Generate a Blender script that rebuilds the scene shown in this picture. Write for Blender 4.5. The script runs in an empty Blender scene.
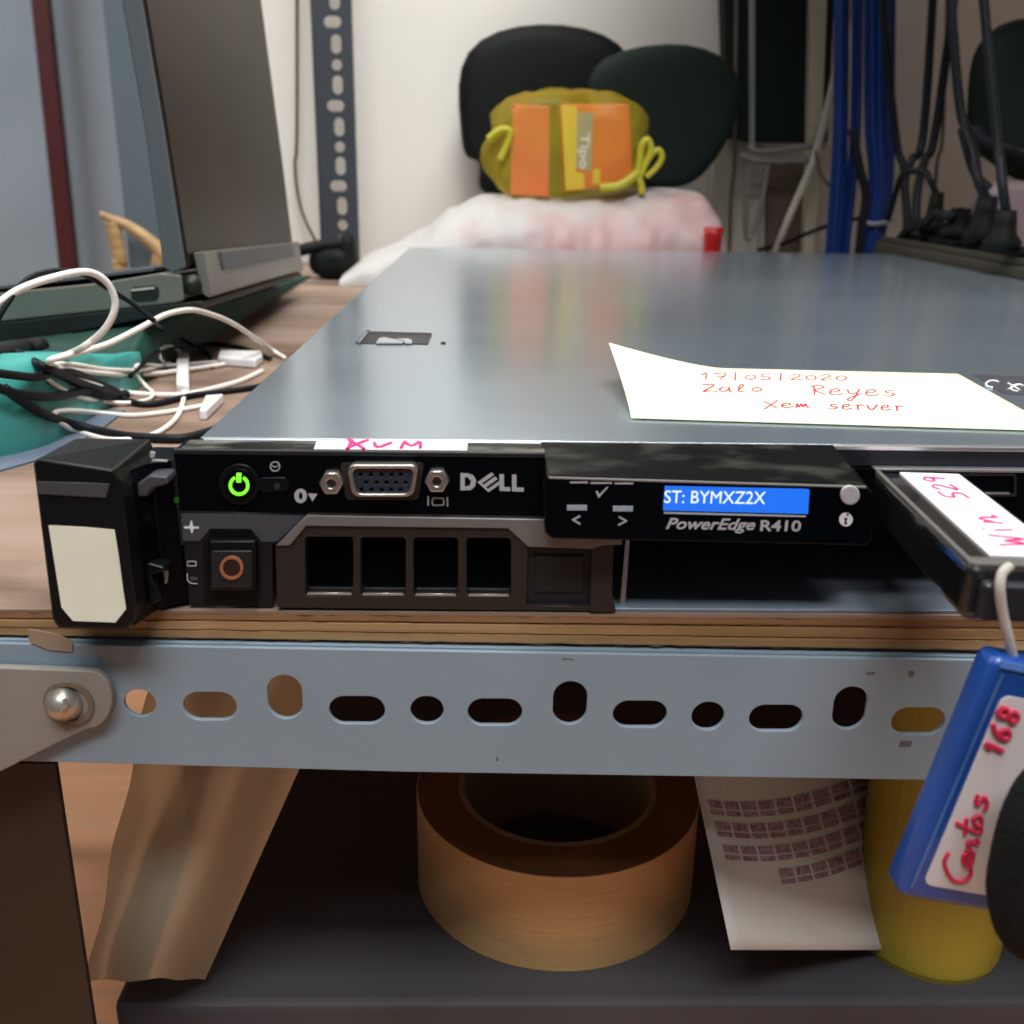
import bpy, bmesh, math, random
from mathutils import Vector, Matrix, noise
random.seed(4)
sc = bpy.context.scene
COL = sc.collection
PI = math.pi
V3 = Vector
ZOFF = 842.0            # millimetres from the floor to the top of the server

# ------------------------------------------------------------------ camera
F, PITCH, ROLL, YAW = 1003.847, 0.32518, 0.016727, 0.024793
CAM = V3((71.909, -244.107, 63.441))
def cam_axes(p, r, y):
    cy, sy = math.cos(y), math.sin(y)
    f0 = V3((sy, cy, 0)); r0 = V3((cy, -sy, 0)); u0 = V3((0, 0, 1))
    f = f0*math.cos(p) - u0*math.sin(p); u = u0*math.cos(p) + f0*math.sin(p)
    return r0*math.cos(r) + u*math.sin(r), u*math.cos(r) - r0*math.sin(r), f
AX, AU, AF = cam_axes(PITCH, ROLL, YAW)
def at(u, v, ax, val):
    """point of the world plane ax = val seen at pixel u, v (millimetres, server top z = 0)"""
    d = AX*((u-512)/F) - AU*((v-512)/F) + AF
    i = 'xyz'.index(ax); t = (val - CAM[i]) / d[i]
    return CAM + d*t
def aty(u, v, y): return at(u, v, 'y', y)
def atz(u, v, z): return at(u, v, 'z', z)
def W(p): return V3((p[0]*.001, p[1]*.001, (p[2]+ZOFF)*.001))

# ------------------------------------------------------------------ materials
MATS = {}
def mat(name, col, rough=.6, metal=0, spec=.5, var=0, scale=60, col2=None, bump=0, bscale=200, emit=None, es=0,
        alpha=1, trans=0, coat=0, stretch=None, detail=4, lo=.35, hi=.65, rvar=0):
    m = bpy.data.materials.new(name); m.use_nodes = True
    nt = m.node_tree; n = nt.nodes; l = nt.links
    b = n['Principled BSDF']
    b.inputs['Base Color'].default_value = (*col, 1)
    b.inputs['Roughness'].default_value = rough
    b.inputs['Metallic'].default_value = metal
    b.inputs['Specular IOR Level'].default_value = spec
    b.inputs['Alpha'].default_value = alpha
    b.inputs['Transmission Weight'].default_value = trans
    b.inputs['Coat Weight'].default_value = coat
    if emit:
        b.inputs['Emission Color'].default_value = (*emit, 1); b.inputs['Emission Strength'].default_value = es
    tc = n.new('ShaderNodeTexCoord'); mp = n.new('ShaderNodeMapping')
    l.new(tc.outputs['Object'], mp.inputs['Vector'])
    if stretch: mp.inputs['Scale'].default_value = stretch
    if col2 is not None or var:
        t = n.new('ShaderNodeTexNoise'); t.inputs['Scale'].default_value = scale; t.inputs['Detail'].default_value = detail
        l.new(mp.outputs[0], t.inputs['Vector'])
        r = n.new('ShaderNodeValToRGB'); r.color_ramp.elements[0].position = lo; r.color_ramp.elements[1].position = hi
        c2 = col2 if col2 is not None else tuple(min(1, c*(1+var)) for c in col)
        c1 = col if col2 is not None else tuple(c*(1-var) for c in col)
        r.color_ramp.elements[0].color = (*c1, 1); r.color_ramp.elements[1].color = (*c2, 1)
        l.new(t.outputs['Fac'], r.inputs['Fac']); l.new(r.outputs['Color'], b.inputs['Base Color'])
        if rvar:
            mr = n.new('ShaderNodeMapRange'); mr.inputs['To Min'].default_value = rough-rvar; mr.inputs['To Max'].default_value = rough+rvar
            l.new(t.outputs['Fac'], mr.inputs['Value']); l.new(mr.outputs[0], b.inputs['Roughness'])
    if bump:
        t2 = n.new('ShaderNodeTexNoise'); t2.inputs['Scale'].default_value = bscale
        l.new(mp.outputs[0], t2.inputs['Vector'])
        bp = n.new('ShaderNodeBump'); bp.inputs['Strength'].default_value = bump; bp.inputs['Distance'].default_value = .001
        l.new(t2.outputs['Fac'], bp.inputs['Height']); l.new(bp.outputs[0], b.inputs['Normal'])
    MATS[name] = m
    return m

mat('server_cover', (.46, .56, .645), .21, .80, var=.035, scale=9, stretch=(1, 2.2, 1), rvar=.04, detail=4)
mat('edge_metal', (.75, .77, .80), .3, .9)
mat('sheet_metal', (.42, .46, .52), .28, .9, var=.08, scale=40)
mat('black_plastic', (.004, .0045, .005), .34, spec=.2, bump=.04, bscale=900)
mat('gloss_black', (.0015, .002, .003), .2, spec=.12)
mat('tray_metal', (.24, .29, .35), .4, .35)
mat('dark_film', (.005, .006, .006), .34, spec=.07, col2=(.05, .056, .045), scale=60, stretch=(1, 2.2, 1), lo=.52, hi=.78, detail=10)
mat('latch_black', (.008, .009, .011), .4, spec=.3)
mat('matte_black', (.008, .008, .009), .7, spec=.3)
mat('ear_black', (.005, .006, .007), .3, spec=.26)
mat('grey_plastic', (.058, .061, .070), .42, spec=.4)
mat('dark_grey', (.014, .015, .018), .42, spec=.35)
mat('carrier_silver', (.19, .19, .19), .42, .35)
mat('carrier_brown', (.028, .023, .020), .45, .3)
mat('dusty_film', (.007, .009, .008), .3, spec=.08, col2=(.15, .16, .135), scale=60, stretch=(1, 2.5, 1), lo=.50, hi=.72, detail=10)
mat('white_tape', (.80, .78, .80), .55)
mat('label_paper', (.84, .86, .70), .7, var=.04, scale=30)
mat('note_paper', (.90, .87, .62), .75, spec=.1)
mat('sheet_paper', (.72, .68, .62), .8, var=.05, scale=12)
mat('ink_red', (.62, .018, .075), .6)
mat('ink_pink', (.80, .03, .20), .6)
mat('ink_label', (.46, .29, .36), .8, col2=(.26, .12, .20), scale=700, lo=.45, hi=.6)
mat('print_grey', (.42, .42, .44), .5)
mat('print_white', (.75, .76, .78), .5)
mat('lcd_blue', (.01, .06, .3), .3, emit=(.012, .15, .80), es=.95)
mat('lcd_text', (.6, .7, .9), .4, emit=(.62, .75, 1.0), es=.9)
mat('led_green', (.1, .5, .02), .3, emit=(.20, 1.0, .03), es=1.3)
mat('led_dim', (.02, .09, .01), .3, emit=(.02, .16, .01), es=.15)
mat('orange_ring', (.36, .12, .06), .45)
mat('ring_core', (.018, .006, .004), .5)
mat('connector_metal', (.50, .48, .44), .30, .9)
mat('vga_blue', (.014, .022, .036), .5)
mat('beam_paint', (.25, .325, .385), .42, spec=.45, var=.06, scale=9, bump=.06, bscale=300)
mat('beam_dirt', (.20, .17, .13), .7, var=.3, scale=60)
mat('post_paint', (.036, .044, .054), .5, var=.1, scale=12)
mat('rust', (.20, .15, .10), .7, var=.2, scale=60)
mat('bolt_metal', (.42, .40, .36), .38, .75, var=.35, scale=220)
mat('brace_paint', (.255, .235, .21), .5, var=.12, scale=20, bump=.05)
mat('leg_paint', (.026, .014, .007), .6, var=.25, scale=15)
mat('white_cable', (.90, .86, .80), .45)
mat('white_plug', (.92, .92, .93), .35)
mat('black_cable', (.005, .007, .010), .5, spec=.22)
mat('blue_cable', (.005, .030, .17), .5, spec=.3)
mat('laptop_silver', (.21, .20, .175), .38, .5, var=.05, scale=30)
mat('laptop_grey', (.10, .112, .122), .5, .2)
mat('laptop_lid', (.036, .013, .006), .42, 0, spec=.28, col2=(.009, .012, .006), scale=7, lo=.35, hi=.7)  # reddish and greenish blotches paint room reflections into the colour
mat('laptop_black', (.006, .008, .008), .5)
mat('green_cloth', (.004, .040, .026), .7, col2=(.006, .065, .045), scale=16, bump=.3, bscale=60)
mat('teal_bag', (.035, .26, .24), .42, col2=(.07, .42, .38), scale=16, bump=.25, bscale=60, lo=.3, hi=.7)
mat('mat_blue', (.12, .16, .22), .75, var=.08, scale=30)
mat('wall_paint', (.84, .81, .74), .85, var=.02, scale=4, spec=.2)
mat('wall_blue', (.34, .42, .48), .85, var=.05, scale=3, spec=.2)
mat('column_grey', (.10, .14, .17), .8)
mat('dark_red', (.085, .010, .012), .5)
mat('chair_wood', (.42, .28, .13), .5, var=.2, scale=20, stretch=(1, 1, 6))
mat('sack_white', (.55, .54, .52), .5, col2=(.58, .16, .17), scale=6, lo=.50, hi=.80, bump=.4, bscale=40)
mat('yellow_film', (.78, .66, .03), .35, alpha=.24)
mat('yellow_knot', (.55, .50, .03), .4, alpha=.9)
mat('red_box', (.80, .10, .06), .5, var=.12, scale=12)
mat('orange_red', (.80, .09, .03), .45, var=.1, scale=15)
mat('yellow_print', (.80, .55, .05), .5)
mat('grey_print', (.33, .31, .25), .5)
mat('dark_green', (.006, .015, .011), .65, spec=.2, bump=.3, bscale=40)
mat('black_bag', (.004, .006, .006), .6, spec=.2, bump=.3, bscale=40)
mat('red_plastic', (.45, .008, .010), .4)
mat('panel_white', (.50, .48, .40), .6)
mat('cabinet_brown', (.10, .070, .048), .6, var=.2, scale=10)
mat('steel_tube', (.35, .36, .34), .35, .7)
mat('pole_white', (.46, .43, .38), .5)
mat('pole_beige', (.48, .45, .33), .6)
mat('pdu_body', (.045, .040, .028), .55, spec=.3, var=.1, scale=30)
mat('pdu_black', (.004, .005, .005), .6, spec=.15)
mat('tie_grey', (.26, .28, .30), .5)
mat('pink_bag', (.34, .24, .25), .5, col2=(.20, .22, .25), scale=12, bump=.3, bscale=40)
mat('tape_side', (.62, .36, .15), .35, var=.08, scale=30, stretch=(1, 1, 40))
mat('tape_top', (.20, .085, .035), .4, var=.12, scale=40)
mat('tape_core', (.34, .25, .16), .8, var=.08, scale=30)
mat('box_dark', (.060, .056, .062), .7, var=.2, scale=10)
mat('yellow_plastic', (.40, .31, .03), .5, var=.1, scale=10)
mat('case_blue', (.012, .065, .30), .3, var=.12, scale=30, coat=.3)
mat('case_edge', (.06, .14, .36), .35, var=.2, scale=60)
mat('cloth_black', (.006, .008, .008), .85, spec=.2, bump=.5, bscale=900)
mat('clear_black', (.010, .011, .012), .14, spec=.6, coat=.5)
mat('clear_rim', (.13, .13, .12), .2, spec=.6)
mat('usb_inner', (.012, .014, .018), .35)
mat('cord_grey', (.46, .43, .38), .6)
mat('port_dark', (.02, .022, .02), .5)

def film_material():
    m = bpy.data.materials.new('film_brown'); m.use_nodes = True
    nt = m.node_tree; n = nt.nodes; l = nt.links
    for x in list(n):
        if x.type != 'OUTPUT_MATERIAL': n.remove(x)
    out = [x for x in n if x.type == 'OUTPUT_MATERIAL'][0]
    tr = n.new('ShaderNodeBsdfTransparent'); tr.inputs[0].default_value = (.9, .82, .7, 1)
    df = n.new('ShaderNodeBsdfDiffuse'); df.inputs[0].default_value = (.56, .49, .36, 1)
    gl = n.new('ShaderNodeBsdfGlossy'); gl.inputs['Roughness'].default_value = .25
    tl = n.new('ShaderNodeBsdfTranslucent'); tl.inputs[0].default_value = (.60, .50, .34, 1)
    a = n.new('ShaderNodeMixShader'); a.inputs[0].default_value = .5; l.new(df.outputs[0], a.inputs[1]); l.new(tl.outputs[0], a.inputs[2])
    b = n.new('ShaderNodeMixShader'); b.inputs[0].default_value = .10; l.new(a.outputs[0], b.inputs[1]); l.new(gl.outputs[0], b.inputs[2])
    c = n.new('ShaderNodeMixShader'); l.new(tr.outputs[0], c.inputs[1]); l.new(b.outputs[0], c.inputs[2])
    t = n.new('ShaderNodeTexNoise'); t.inputs['Scale'].default_value = 14
    tc = n.new('ShaderNodeTexCoord'); l.new(tc.outputs['Object'], t.inputs['Vector'])
    mr = n.new('ShaderNodeMapRange'); mr.inputs['From Min'].default_value = .3; mr.inputs['From Max'].default_value = .7
    mr.inputs['To Min'].default_value = .86; mr.inputs['To Max'].default_value = .99
    l.new(t.outputs['Fac'], mr.inputs['Value']); l.new(mr.outputs[0], c.inputs[0])
    l.new(c.outputs[0], out.inputs[0]); MATS['film_brown'] = m
film_material()

def wood_material(name, grain, c1, c2, c3, scale, layers=False):
    m = bpy.data.materials.new(name); m.use_nodes = True
    nt = m.node_tree; n = nt.nodes; l = nt.links; b = n['Principled BSDF']
    b.inputs['Roughness'].default_value = .6; b.inputs['Specular IOR Level'].default_value = .3
    tc = n.new('ShaderNodeTexCoord'); mp = n.new('ShaderNodeMapping'); mp.inputs['Scale'].default_value = grain
    l.new(tc.outputs['Object'], mp.inputs['Vector'])
    t = n.new('ShaderNodeTexNoise'); t.inputs['Scale'].default_value = scale; t.inputs['Detail'].default_value = 8
    t.inputs['Distortion'].default_value = .6
    l.new(mp.outputs[0], t.inputs['Vector'])
    r = n.new('ShaderNodeValToRGB'); e = r.color_ramp.elements
    e[0].position = .30; e[0].color = (*c1, 1); e[1].position = .70; e[1].color = (*c3, 1)
    x = e.new(.5); x.color = (*c2, 1)
    l.new(t.outputs['Fac'], r.inputs['Fac'])
    l.new(r.outputs['Color'], b.inputs['Base Color'])
    MATS[name] = m
wood_material('ply_top', (.35, 1.6, 1), (.11, .07, .045), (.285, .20, .15), (.38, .285, .24), 12)
wood_material('ply_light', (.25, 1, 6), (.22, .115, .045), (.36, .21, .095), (.46, .29, .145), 40)
wood_material('ply_mid', (.25, 1, 6), (.16, .075, .028), (.26, .135, .06), (.32, .18, .085), 40)
wood_material('ply_dark_or_shade', (.25, 1, 8), (.085, .045, .022), (.19, .105, .05), (.27, .16, .08), 45)  # dark ply layers, also the painted shadow under the board

def floor_material():
    m = bpy.data.materials.new('floor_wood_tile'); m.use_nodes = True
    nt = m.node_tree; n = nt.nodes; l = nt.links; b = n['Principled BSDF']
    b.inputs['Roughness'].default_value = .35
    tc = n.new('ShaderNodeTexCoord'); mp = n.new('ShaderNodeMapping')
    mp.inputs['Rotation'].default_value = (0, 0, math.radians(18))
    l.new(tc.outputs['Object'], mp.inputs['Vector'])
    br = n.new('ShaderNodeTexBrick'); br.inputs['Scale'].default_value = 1.0
    br.inputs['Brick Width'].default_value = .60; br.inputs['Row Height'].default_value = .15
    br.inputs['Mortar Size'].default_value = .003
    br.inputs['Color1'].default_value = (.92, .46, .23, 1); br.inputs['Color2'].default_value = (.82, .40, .20, 1)
    br.inputs['Mortar'].default_value = (.75, .45, .25, 1)
    l.new(mp.outputs[0], br.inputs['Vector'])
    t = n.new('ShaderNodeTexNoise'); t.inputs['Scale'].default_value = 12; t.inputs['Detail'].default_value = 6
    mp2 = n.new('ShaderNodeMapping'); mp2.inputs['Scale'].default_value = (.4, 4, 1); mp2.inputs['Rotation'].default_value = (0, 0, math.radians(18))
    l.new(tc.outputs['Object'], mp2.inputs['Vector']); l.new(mp2.outputs[0], t.inputs['Vector'])
    mx = n.new('ShaderNodeMixRGB'); mx.blend_type = 'MULTIPLY'; mx.inputs[0].default_value = .35
    l.new(br.outputs['Color'], mx.inputs[1]); l.new(t.outputs['Fac'], mx.inputs[2]); l.new(mx.outputs[0], b.inputs['Base Color'])
    MATS['floor_tile'] = m
floor_material()

# ------------------------------------------------------------------ object helpers
def tag(o, label=None, cat=None, group=None, kind=None):
    if label: o['label'] = label
    if cat: o['category'] = cat
    if group: o['group'] = group
    if kind: o['kind'] = kind
    return o
def thing(name, base, label, cat, group=None):
    o = bpy.data.objects.new(name, None); COL.objects.link(o); o.location = W(base)
    o.empty_display_size = .01
    return tag(o, label, cat, group)
def org(o):
    p = V3((0, 0, 0))
    while o is not None:
        p = p + o.location; o = o.parent
    return p
def obj(name, bm, m, parent=None, smooth=False, bevel=0, subsurf=0, solid=0):
    """bm is in millimetres; it becomes ONE mesh object"""
    if parent is not None:
        o0 = org(parent)
    else:
        xs = [v.co for v in bm.verts]
        c = V3(((min(v.x for v in xs)+max(v.x for v in xs))/2, (min(v.y for v in xs)+max(v.y for v in xs))/2, min(v.z for v in xs)))
        o0 = W(c)
    for v in bm.verts: v.co = W(v.co) - o0
    bmesh.ops.recalc_face_normals(bm, faces=bm.faces[:])
    me = bpy.data.meshes.new(name); bm.to_mesh(me); bm.free()
    o = bpy.data.objects.new(name, me); COL.objects.link(o)
    if parent is not None: o.parent = parent
    else: o.location = o0
    mm = m if isinstance(m, (list, tuple)) else [m]
    for x in mm: me.materials.append(MATS[x])
    if smooth:
        for p in me.polygons: p.use_smooth = True
    if solid:
        md = o.modifiers.new('thick', 'SOLIDIFY'); md.thickness = solid*.001; md.offset = 0
    if bevel:
        md = o.modifiers.new('bevel', 'BEVEL'); md.width = bevel*.001; md.segments = 3; md.limit_method = 'ANGLE'; md.angle_limit = math.radians(35)
    if subsurf:
        md = o.modifiers.new('sub', 'SUBSURF'); md.levels = subsurf; md.render_levels = subsurf
    return o
def B(): return bmesh.new()
def box(bm, x0, x1, y0, y1, z0, z1):
    vs = [bm.verts.new((x, y, z)) for x in (x0, x1) for y in (y0, y1) for z in (z0, z1)]
    for f in ((0, 1, 3, 2), (4, 6, 7, 5), (0, 4, 5, 1), (2, 3, 7, 6), (0, 2, 6, 4), (1, 5, 7, 3)):
        bm.faces.new([vs[i] for i in f])
    return bm
def hexa(bm, bot, top):
    """solid between two loops of 3-D points with equal counts"""
    n = len(bot)
    a = [bm.verts.new(p) for p in bot]; b = [bm.verts.new(p) for p in top]
    bm.faces.new(a[::-1]); bm.faces.new(b)
    for i in range(n): bm.faces.new((a[i], a[(i+1) % n], b[(i+1) % n], b[i]))
    return bm
def extr(bm, pts, vec):
    vec = V3(vec)
    return hexa(bm, [V3(p) for p in pts], [V3(p)+vec for p in pts])
def smooth_path(pts, n=8):
    P = [V3(p) for p in pts]
    if len(P) < 3: return P
    out = []
    for i in range(len(P)-1):
        p0 = P[max(i-1, 0)]; p1 = P[i]; p2 = P[i+1]; p3 = P[min(i+2, len(P)-1)]
        for k in range(n):
            t = k/n
            out.append(.5*((2*p1) + (p2-p0)*t + (2*p0-5*p1+4*p2-p3)*t*t + (3*p1-p0-3*p2+p3)*t*t*t))
    out.append(P[-1])
    return out
def tube(bm, pts, r, seg=10, smooth=8, cyclic=False):
    P = smooth_path(pts, smooth) if smooth else [V3(p) for p in pts]
    # drop duplicates
    Q = [P[0]]
    for p in P[1:]:
        if (p-Q[-1]).length > 1e-4: Q.append(p)
    P = Q
    rings = []; nrm = None
    for i, p in enumerate(P):
        t = (P[min(i+1, len(P)-1)] - P[max(i-1, 0)])
        t.normalize()
        if nrm is None:
            nrm = t.orthogonal().normalized()
        else:
            nrm = (nrm - t*nrm.dot(t))
            if nrm.length < 1e-6: nrm = t.orthogonal()
            nrm.normalize()
        bn = t.cross(nrm)
        rr = r(i/(len(P)-1)) if callable(r) else r
        rings.append([bm.verts.new(p + (nrm*math.cos(a)+bn*math.sin(a))*rr) for a in (2*PI*k/seg for k in range(seg))])
    for a, b in zip(rings, rings[1:]):
        for k in range(seg): bm.faces.new((a[k], a[(k+1) % seg], b[(k+1) % seg], b[k]))
    bm.faces.new(rings[0][::-1]); bm.faces.new(rings[-1])
    return bm
def cyl(bm, c, ax, r, h, seg=32, r2=None):
    c = V3(c); ax = V3(ax).normalized(); a = ax.orthogonal().normalized(); b = ax.cross(a)
    r2 = r if r2 is None else r2
    lo = [c + (a*math.cos(2*PI*k/seg)+b*math.sin(2*PI*k/seg))*r for k in range(seg)]
    hi = [c + ax*h + (a*math.cos(2*PI*k/seg)+b*math.sin(2*PI*k/seg))*r2 for k in range(seg)]
    return hexa(bm, lo, hi)
def lathe(bm, c, prof, ax=(0, 0, 1), seg=48, closed=True):
    """closed profile of (radius, height) turned about ax through c"""
    c = V3(c); ax = V3(ax).normalized(); a = ax.orthogonal().normalized(); b = ax.cross(a)
    rings = []
    for k in range(seg):
        d = a*math.cos(2*PI*k/seg)+b*math.sin(2*PI*k/seg)
        rings.append([bm.verts.new(c + d*r + ax*h) for r, h in prof])
    n = len(prof)
    for k in range(seg):
        p, q = rings[k], rings[(k+1) % seg]
        for i in range(n if closed else n-1):
            bm.faces.new((p[i], p[(i+1) % n], q[(i+1) % n], q[i]))
    return bm
def blob(bm, c, rad, n=2.5, amp=0, freq=.02, seg=48, rings=28, seed=0, zmin=None, noise2=0):
    c = V3(c)
    def sp(x, e): return math.copysign(abs(x)**e, x)
    e = 2/n
    g = []
    for i in range(rings+1):
        ph = -PI/2 + PI*i/rings
        row = []
        for k in range(seg):
            th = 2*PI*k/seg
            d = V3((sp(math.cos(ph), e)*sp(math.cos(th), e), sp(math.cos(ph), e)*sp(math.sin(th), e), sp(math.sin(ph), e)))
            p = V3((d.x*rad[0], d.y*rad[1], d.z*rad[2])) + c
            q = p*freq + V3((seed*7.3, seed*3.1, 0))
            f = 1 + amp*noise.noise(q) + noise2*noise.noise(q*3.7)
            p = c + V3((d.x*rad[0]*f, d.y*rad[1]*f, d.z*rad[2]*f))
            if zmin is not None and p.z < zmin: p.z = zmin
            row.append(bm.verts.new(p))
        g.append(row)
    for i in range(rings):
        for k in range(seg):
            try: bm.faces.new((g[i][k], g[i][(k+1) % seg], g[i+1][(k+1) % seg], g[i+1][k]))
            except ValueError: pass
    bmesh.ops.remove_doubles(bm, verts=bm.verts[:], dist=.05)
    return bm

# filled 2-D outlines (with holes) given thickness, through Blender curves
def plate(loops, thick, O=(0, 0, 0), U=(1, 0, 0), V=(0, 0, 1), N=(0, -1, 0), bevel=0, bm=None):
    cu = bpy.data.curves.new('tmp', 'CURVE'); cu.dimensions = '2D'; cu.fill_mode = 'BOTH'
    cu.extrude = max(thick/2 - bevel, .0001); cu.bevel_depth = bevel; cu.bevel_resolution = 2
    if bevel: cu.offset = -bevel
    for lp in loops:
        s = cu.splines.new('POLY'); s.points.add(len(lp)-1)
        for i, p in enumerate(lp): s.points[i].co = (p[0], p[1], 0, 1)
        s.use_cyclic_u = True
    return _curve_bm(cu, thick, O, U, V, N, bm)
def _curve_bm(cu, thick, O, U, V, N, bm=None, fit=None):
    ob = bpy.data.objects.new('tmp', cu); COL.objects.link(ob)
    dg = bpy.context.evaluated_depsgraph_get(); dg.update()
    me = bpy.data.meshes.new_from_object(ob.evaluated_get(dg))
    bpy.data.objects.remove(ob); bpy.data.curves.remove(cu)
    bm2 = bmesh.new(); bm2.from_mesh(me); bpy.data.meshes.remove(me)
    bmesh.ops.remove_doubles(bm2, verts=bm2.verts[:], dist=.0005)
    O, U, V, N = V3(O), V3(U), V3(V), V3(N)
    if fit:
        xs = [v.co.x for v in bm2.verts]; ys = [v.co.y for v in bm2.verts]
        x0, x1, y0, y1 = min(xs), max(xs), min(ys), max(ys)
        for v in bm2.verts:
            v.co.x = (v.co.x-x0)/(x1-x0)*fit[0]; v.co.y = (v.co.y-y0)/(y1-y0)*fit[1]
    for v in bm2.verts:
        c = v.co.copy(); v.co = O + U*c.x + V*c.y + N*(c.z + thick/2)
    if bm is None: return bm2
    me = bpy.data.meshes.new('t'); bm2.to_mesh(me); bm2.free(); bm.from_mesh(me); bpy.data.meshes.remove(me)
    return bm
def rrect(x0, x1, y0, y1, r, n=5):
    out = []
    for cx, cy, a0 in ((x1-r, y1-r, 0), (x0+r, y1-r, 90), (x0+r, y0+r, 180), (x1-r, y0+r, 270)):
        for k in range(n+1):
            a = math.radians(a0 + 90*k/n); out.append((cx+r*math.cos(a), cy+r*math.sin(a)))
    return out
def circ(cx, cy, r, n=28, ry=None):
    return [(cx+r*math.cos(2*PI*k/n), cy+(ry or r)*math.sin(2*PI*k/n)) for k in range(n)]
def text_bm(body, w, h, O, U, V, N, thick=.15, bold=0, shear=0, bm=None, space=1):
    cu = bpy.data.curves.new('tmp', 'FONT'); cu.body = body; cu.size = 10; cu.extrude = thick/2
    cu.offset = bold; cu.shear = shear; cu.resolution_u = 4; cu.space_character = space
    return _curve_bm(cu, thick, O, U, V, N, bm, fit=(w, h))

# pixel helpers for the flat front planes: returns (x, z)
def fp(Y):
    return lambda *pts: [(lambda p: (p.x, p.z))(aty(u, v, Y)) for u, v in pts]
def front(name, loops_px, Y, thick, m, parent, bevel=0, **kw):
    """flat outlines seen on the vertical plane y = Y, standing `thick` proud of it"""
    f = fp(Y-thick)
    bm = plate([f(*lp) for lp in loops_px], thick, (0, Y, 0), bevel=bevel)
    return obj(name, bm, m, parent, **kw)
def front_text(name, body, u0, v0, u1, v1, Y, m, parent, thick=.15, **kw):
    """text filling the pixel box (u0,v0)-(u1,v1) (v1 = lower edge)"""
    a = aty(u0, v1, Y-thick); b = aty(u1, v1 + (u1-u0)*.012, Y-thick); c = aty(u0, v0, Y-thick)
    w = (b-a).length; h = (c-a).length
    Ud = (b-a).normalized()
    return obj(name, text_bm(body, w, h, (a.x, Y, a.z), Ud, (0, 0, 1), (0, -1, 0), thick, **kw), m, parent)

# stroke lettering for handwriting: each glyph in a 0..1 box
G = {
 '1': [[(.2, .7), (.55, 1), (.5, 0)]], '7': [[(.0, .9), (.3, 1), (.9, .95), (.45, 0)], [(.2, .5), (.85, .5)]],
 '9': [[(.8, .8), (.5, 1), (.2, .8), (.35, .55), (.75, .65), (.8, .85), (.7, 0)]], '/': [[(.5, 1.15), (.45, -.15)]],
 '0': [[(.5, .8), (.15, .6), (.15, .25), (.5, .0), (.85, .3), (.8, .65), (.5, .8)]],
 '5': [[(.9, 1), (.3, .95), (.2, .55), (.7, .5), (.75, .1), (.1, .0)]], '2': [[(.1, .8), (.5, 1), (.8, .7), (.1, .05), (.95, .1)]],
 'Z': [[(.0, .95), (.5, 1.0), (.85, .9), (.1, .05), (.5, .1), (1.1, .02)]],
 'a': [[(.8, .6), (.4, .65), (.1, .3), (.4, .0), (.75, .3), (.8, .6), (.85, .05), (1, .1)]],
 'l': [[(.3, .2), (.7, .9), (.5, 1.0), (.35, .5), (.4, .0), (.8, .1)]], 'o': [[(.5, .65), (.15, .4), (.4, .0), (.85, .3), (.5, .65)]],
 'R': [[(.25, 1), (.3, 0)], [(.0, .85), (.6, 1.05), (.85, .8), (.3, .5), (.7, .2), (1, .0)]],
 'e': [[(.1, .3), (.7, .45), (.6, .7), (.2, .55), (.15, .15), (.5, .0), (.95, .15)]],
 'y': [[(.1, .65), (.25, .2), (.7, .3)], [(.85, .7), (.6, -.1), (.3, -.6), (.1, -.4), (.5, -.1), (1, .2)]],
 's': [[(.8, .6), (.3, .6), (.3, .4), (.8, .25), (.5, .0), (.1, .05)]],
 'X': [[(.0, .95), (.9, .0)], [(1.0, 1.15), (.05, -.2)]], 'x': [[(.1, .8), (.9, .0)], [(.9, .9), (.1, -.1)]],
 'm': [[(.0, .0), (.1, .6), (.2, .1), (.4, .6), (.5, .1), (.7, .6), (.8, .05), (1, .1)]],
 'n': [[(.1, .0), (.15, .65), (.2, .3), (.5, .65), (.7, .5), (.75, .0), (1, .1)]],
 'r': [[(.1, .6), (.3, .6), (.35, .0)], [(.3, .4), (.6, .65), (.9, .5)]], 'v': [[(.0, .6), (.4, .0), (.9, .7)]], '.': [[(.4, .1), (.5, .15)]],
 'C': [[(.95, .95), (.5, 1.0), (.05, .6), (.1, .2), (.5, -.05), (1, .1)]],
 't': [[(.5, 1.15), (.45, .2), (.7, .0), (.9, .1)], [(.05, .65), (1, .75)]],
 '6': [[(.8, 1), (.3, .7), (.15, .2), (.5, .0), (.8, .25), (.5, .5), (.2, .3)]],
 '8': [[(.7, .9), (.3, 1), (.25, .65), (.75, .35), (.6, .0), (.2, .1), (.3, .4), (.75, .7), (.7, .9)]],
 'W': [[(.0, 1), (.2, .0), (.45, .7), (.7, .0), (1, 1)]], 'i': [[(.4, .6), (.5, .0)], [(.45, .9), (.5, .95)]],
 'K': [[(.05, 1), (.9, .0)], [(.95, .95), (.45, .45), (.1, .0)], [(.2, .95), (.15, .1)]],
 'V': [[(.1, .8), (.35, .05), (.95, .85)]], 'M': [[(.05, .0), (.15, .85), (.5, .35), (.85, .9), (.95, .05)]],
 'S': [[(.9, .9), (.4, 1), (.2, .7), (.8, .4), (.6, .0), (.05, .1)]],
}
def handwriting(bm, items, mapf, r, sm=5):
    """items: (char, s0, t0, s1, t1); mapf(s, t) -> 3-D point"""
    for ch, s0, t0, s1, t1 in items:
        for st in G[ch]:
            tube(bm, [mapf(s0+(s1-s0)*x, t0+(t1-t0)*y) for x, y in st], r, seg=6, smooth=sm)
    return bm

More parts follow.
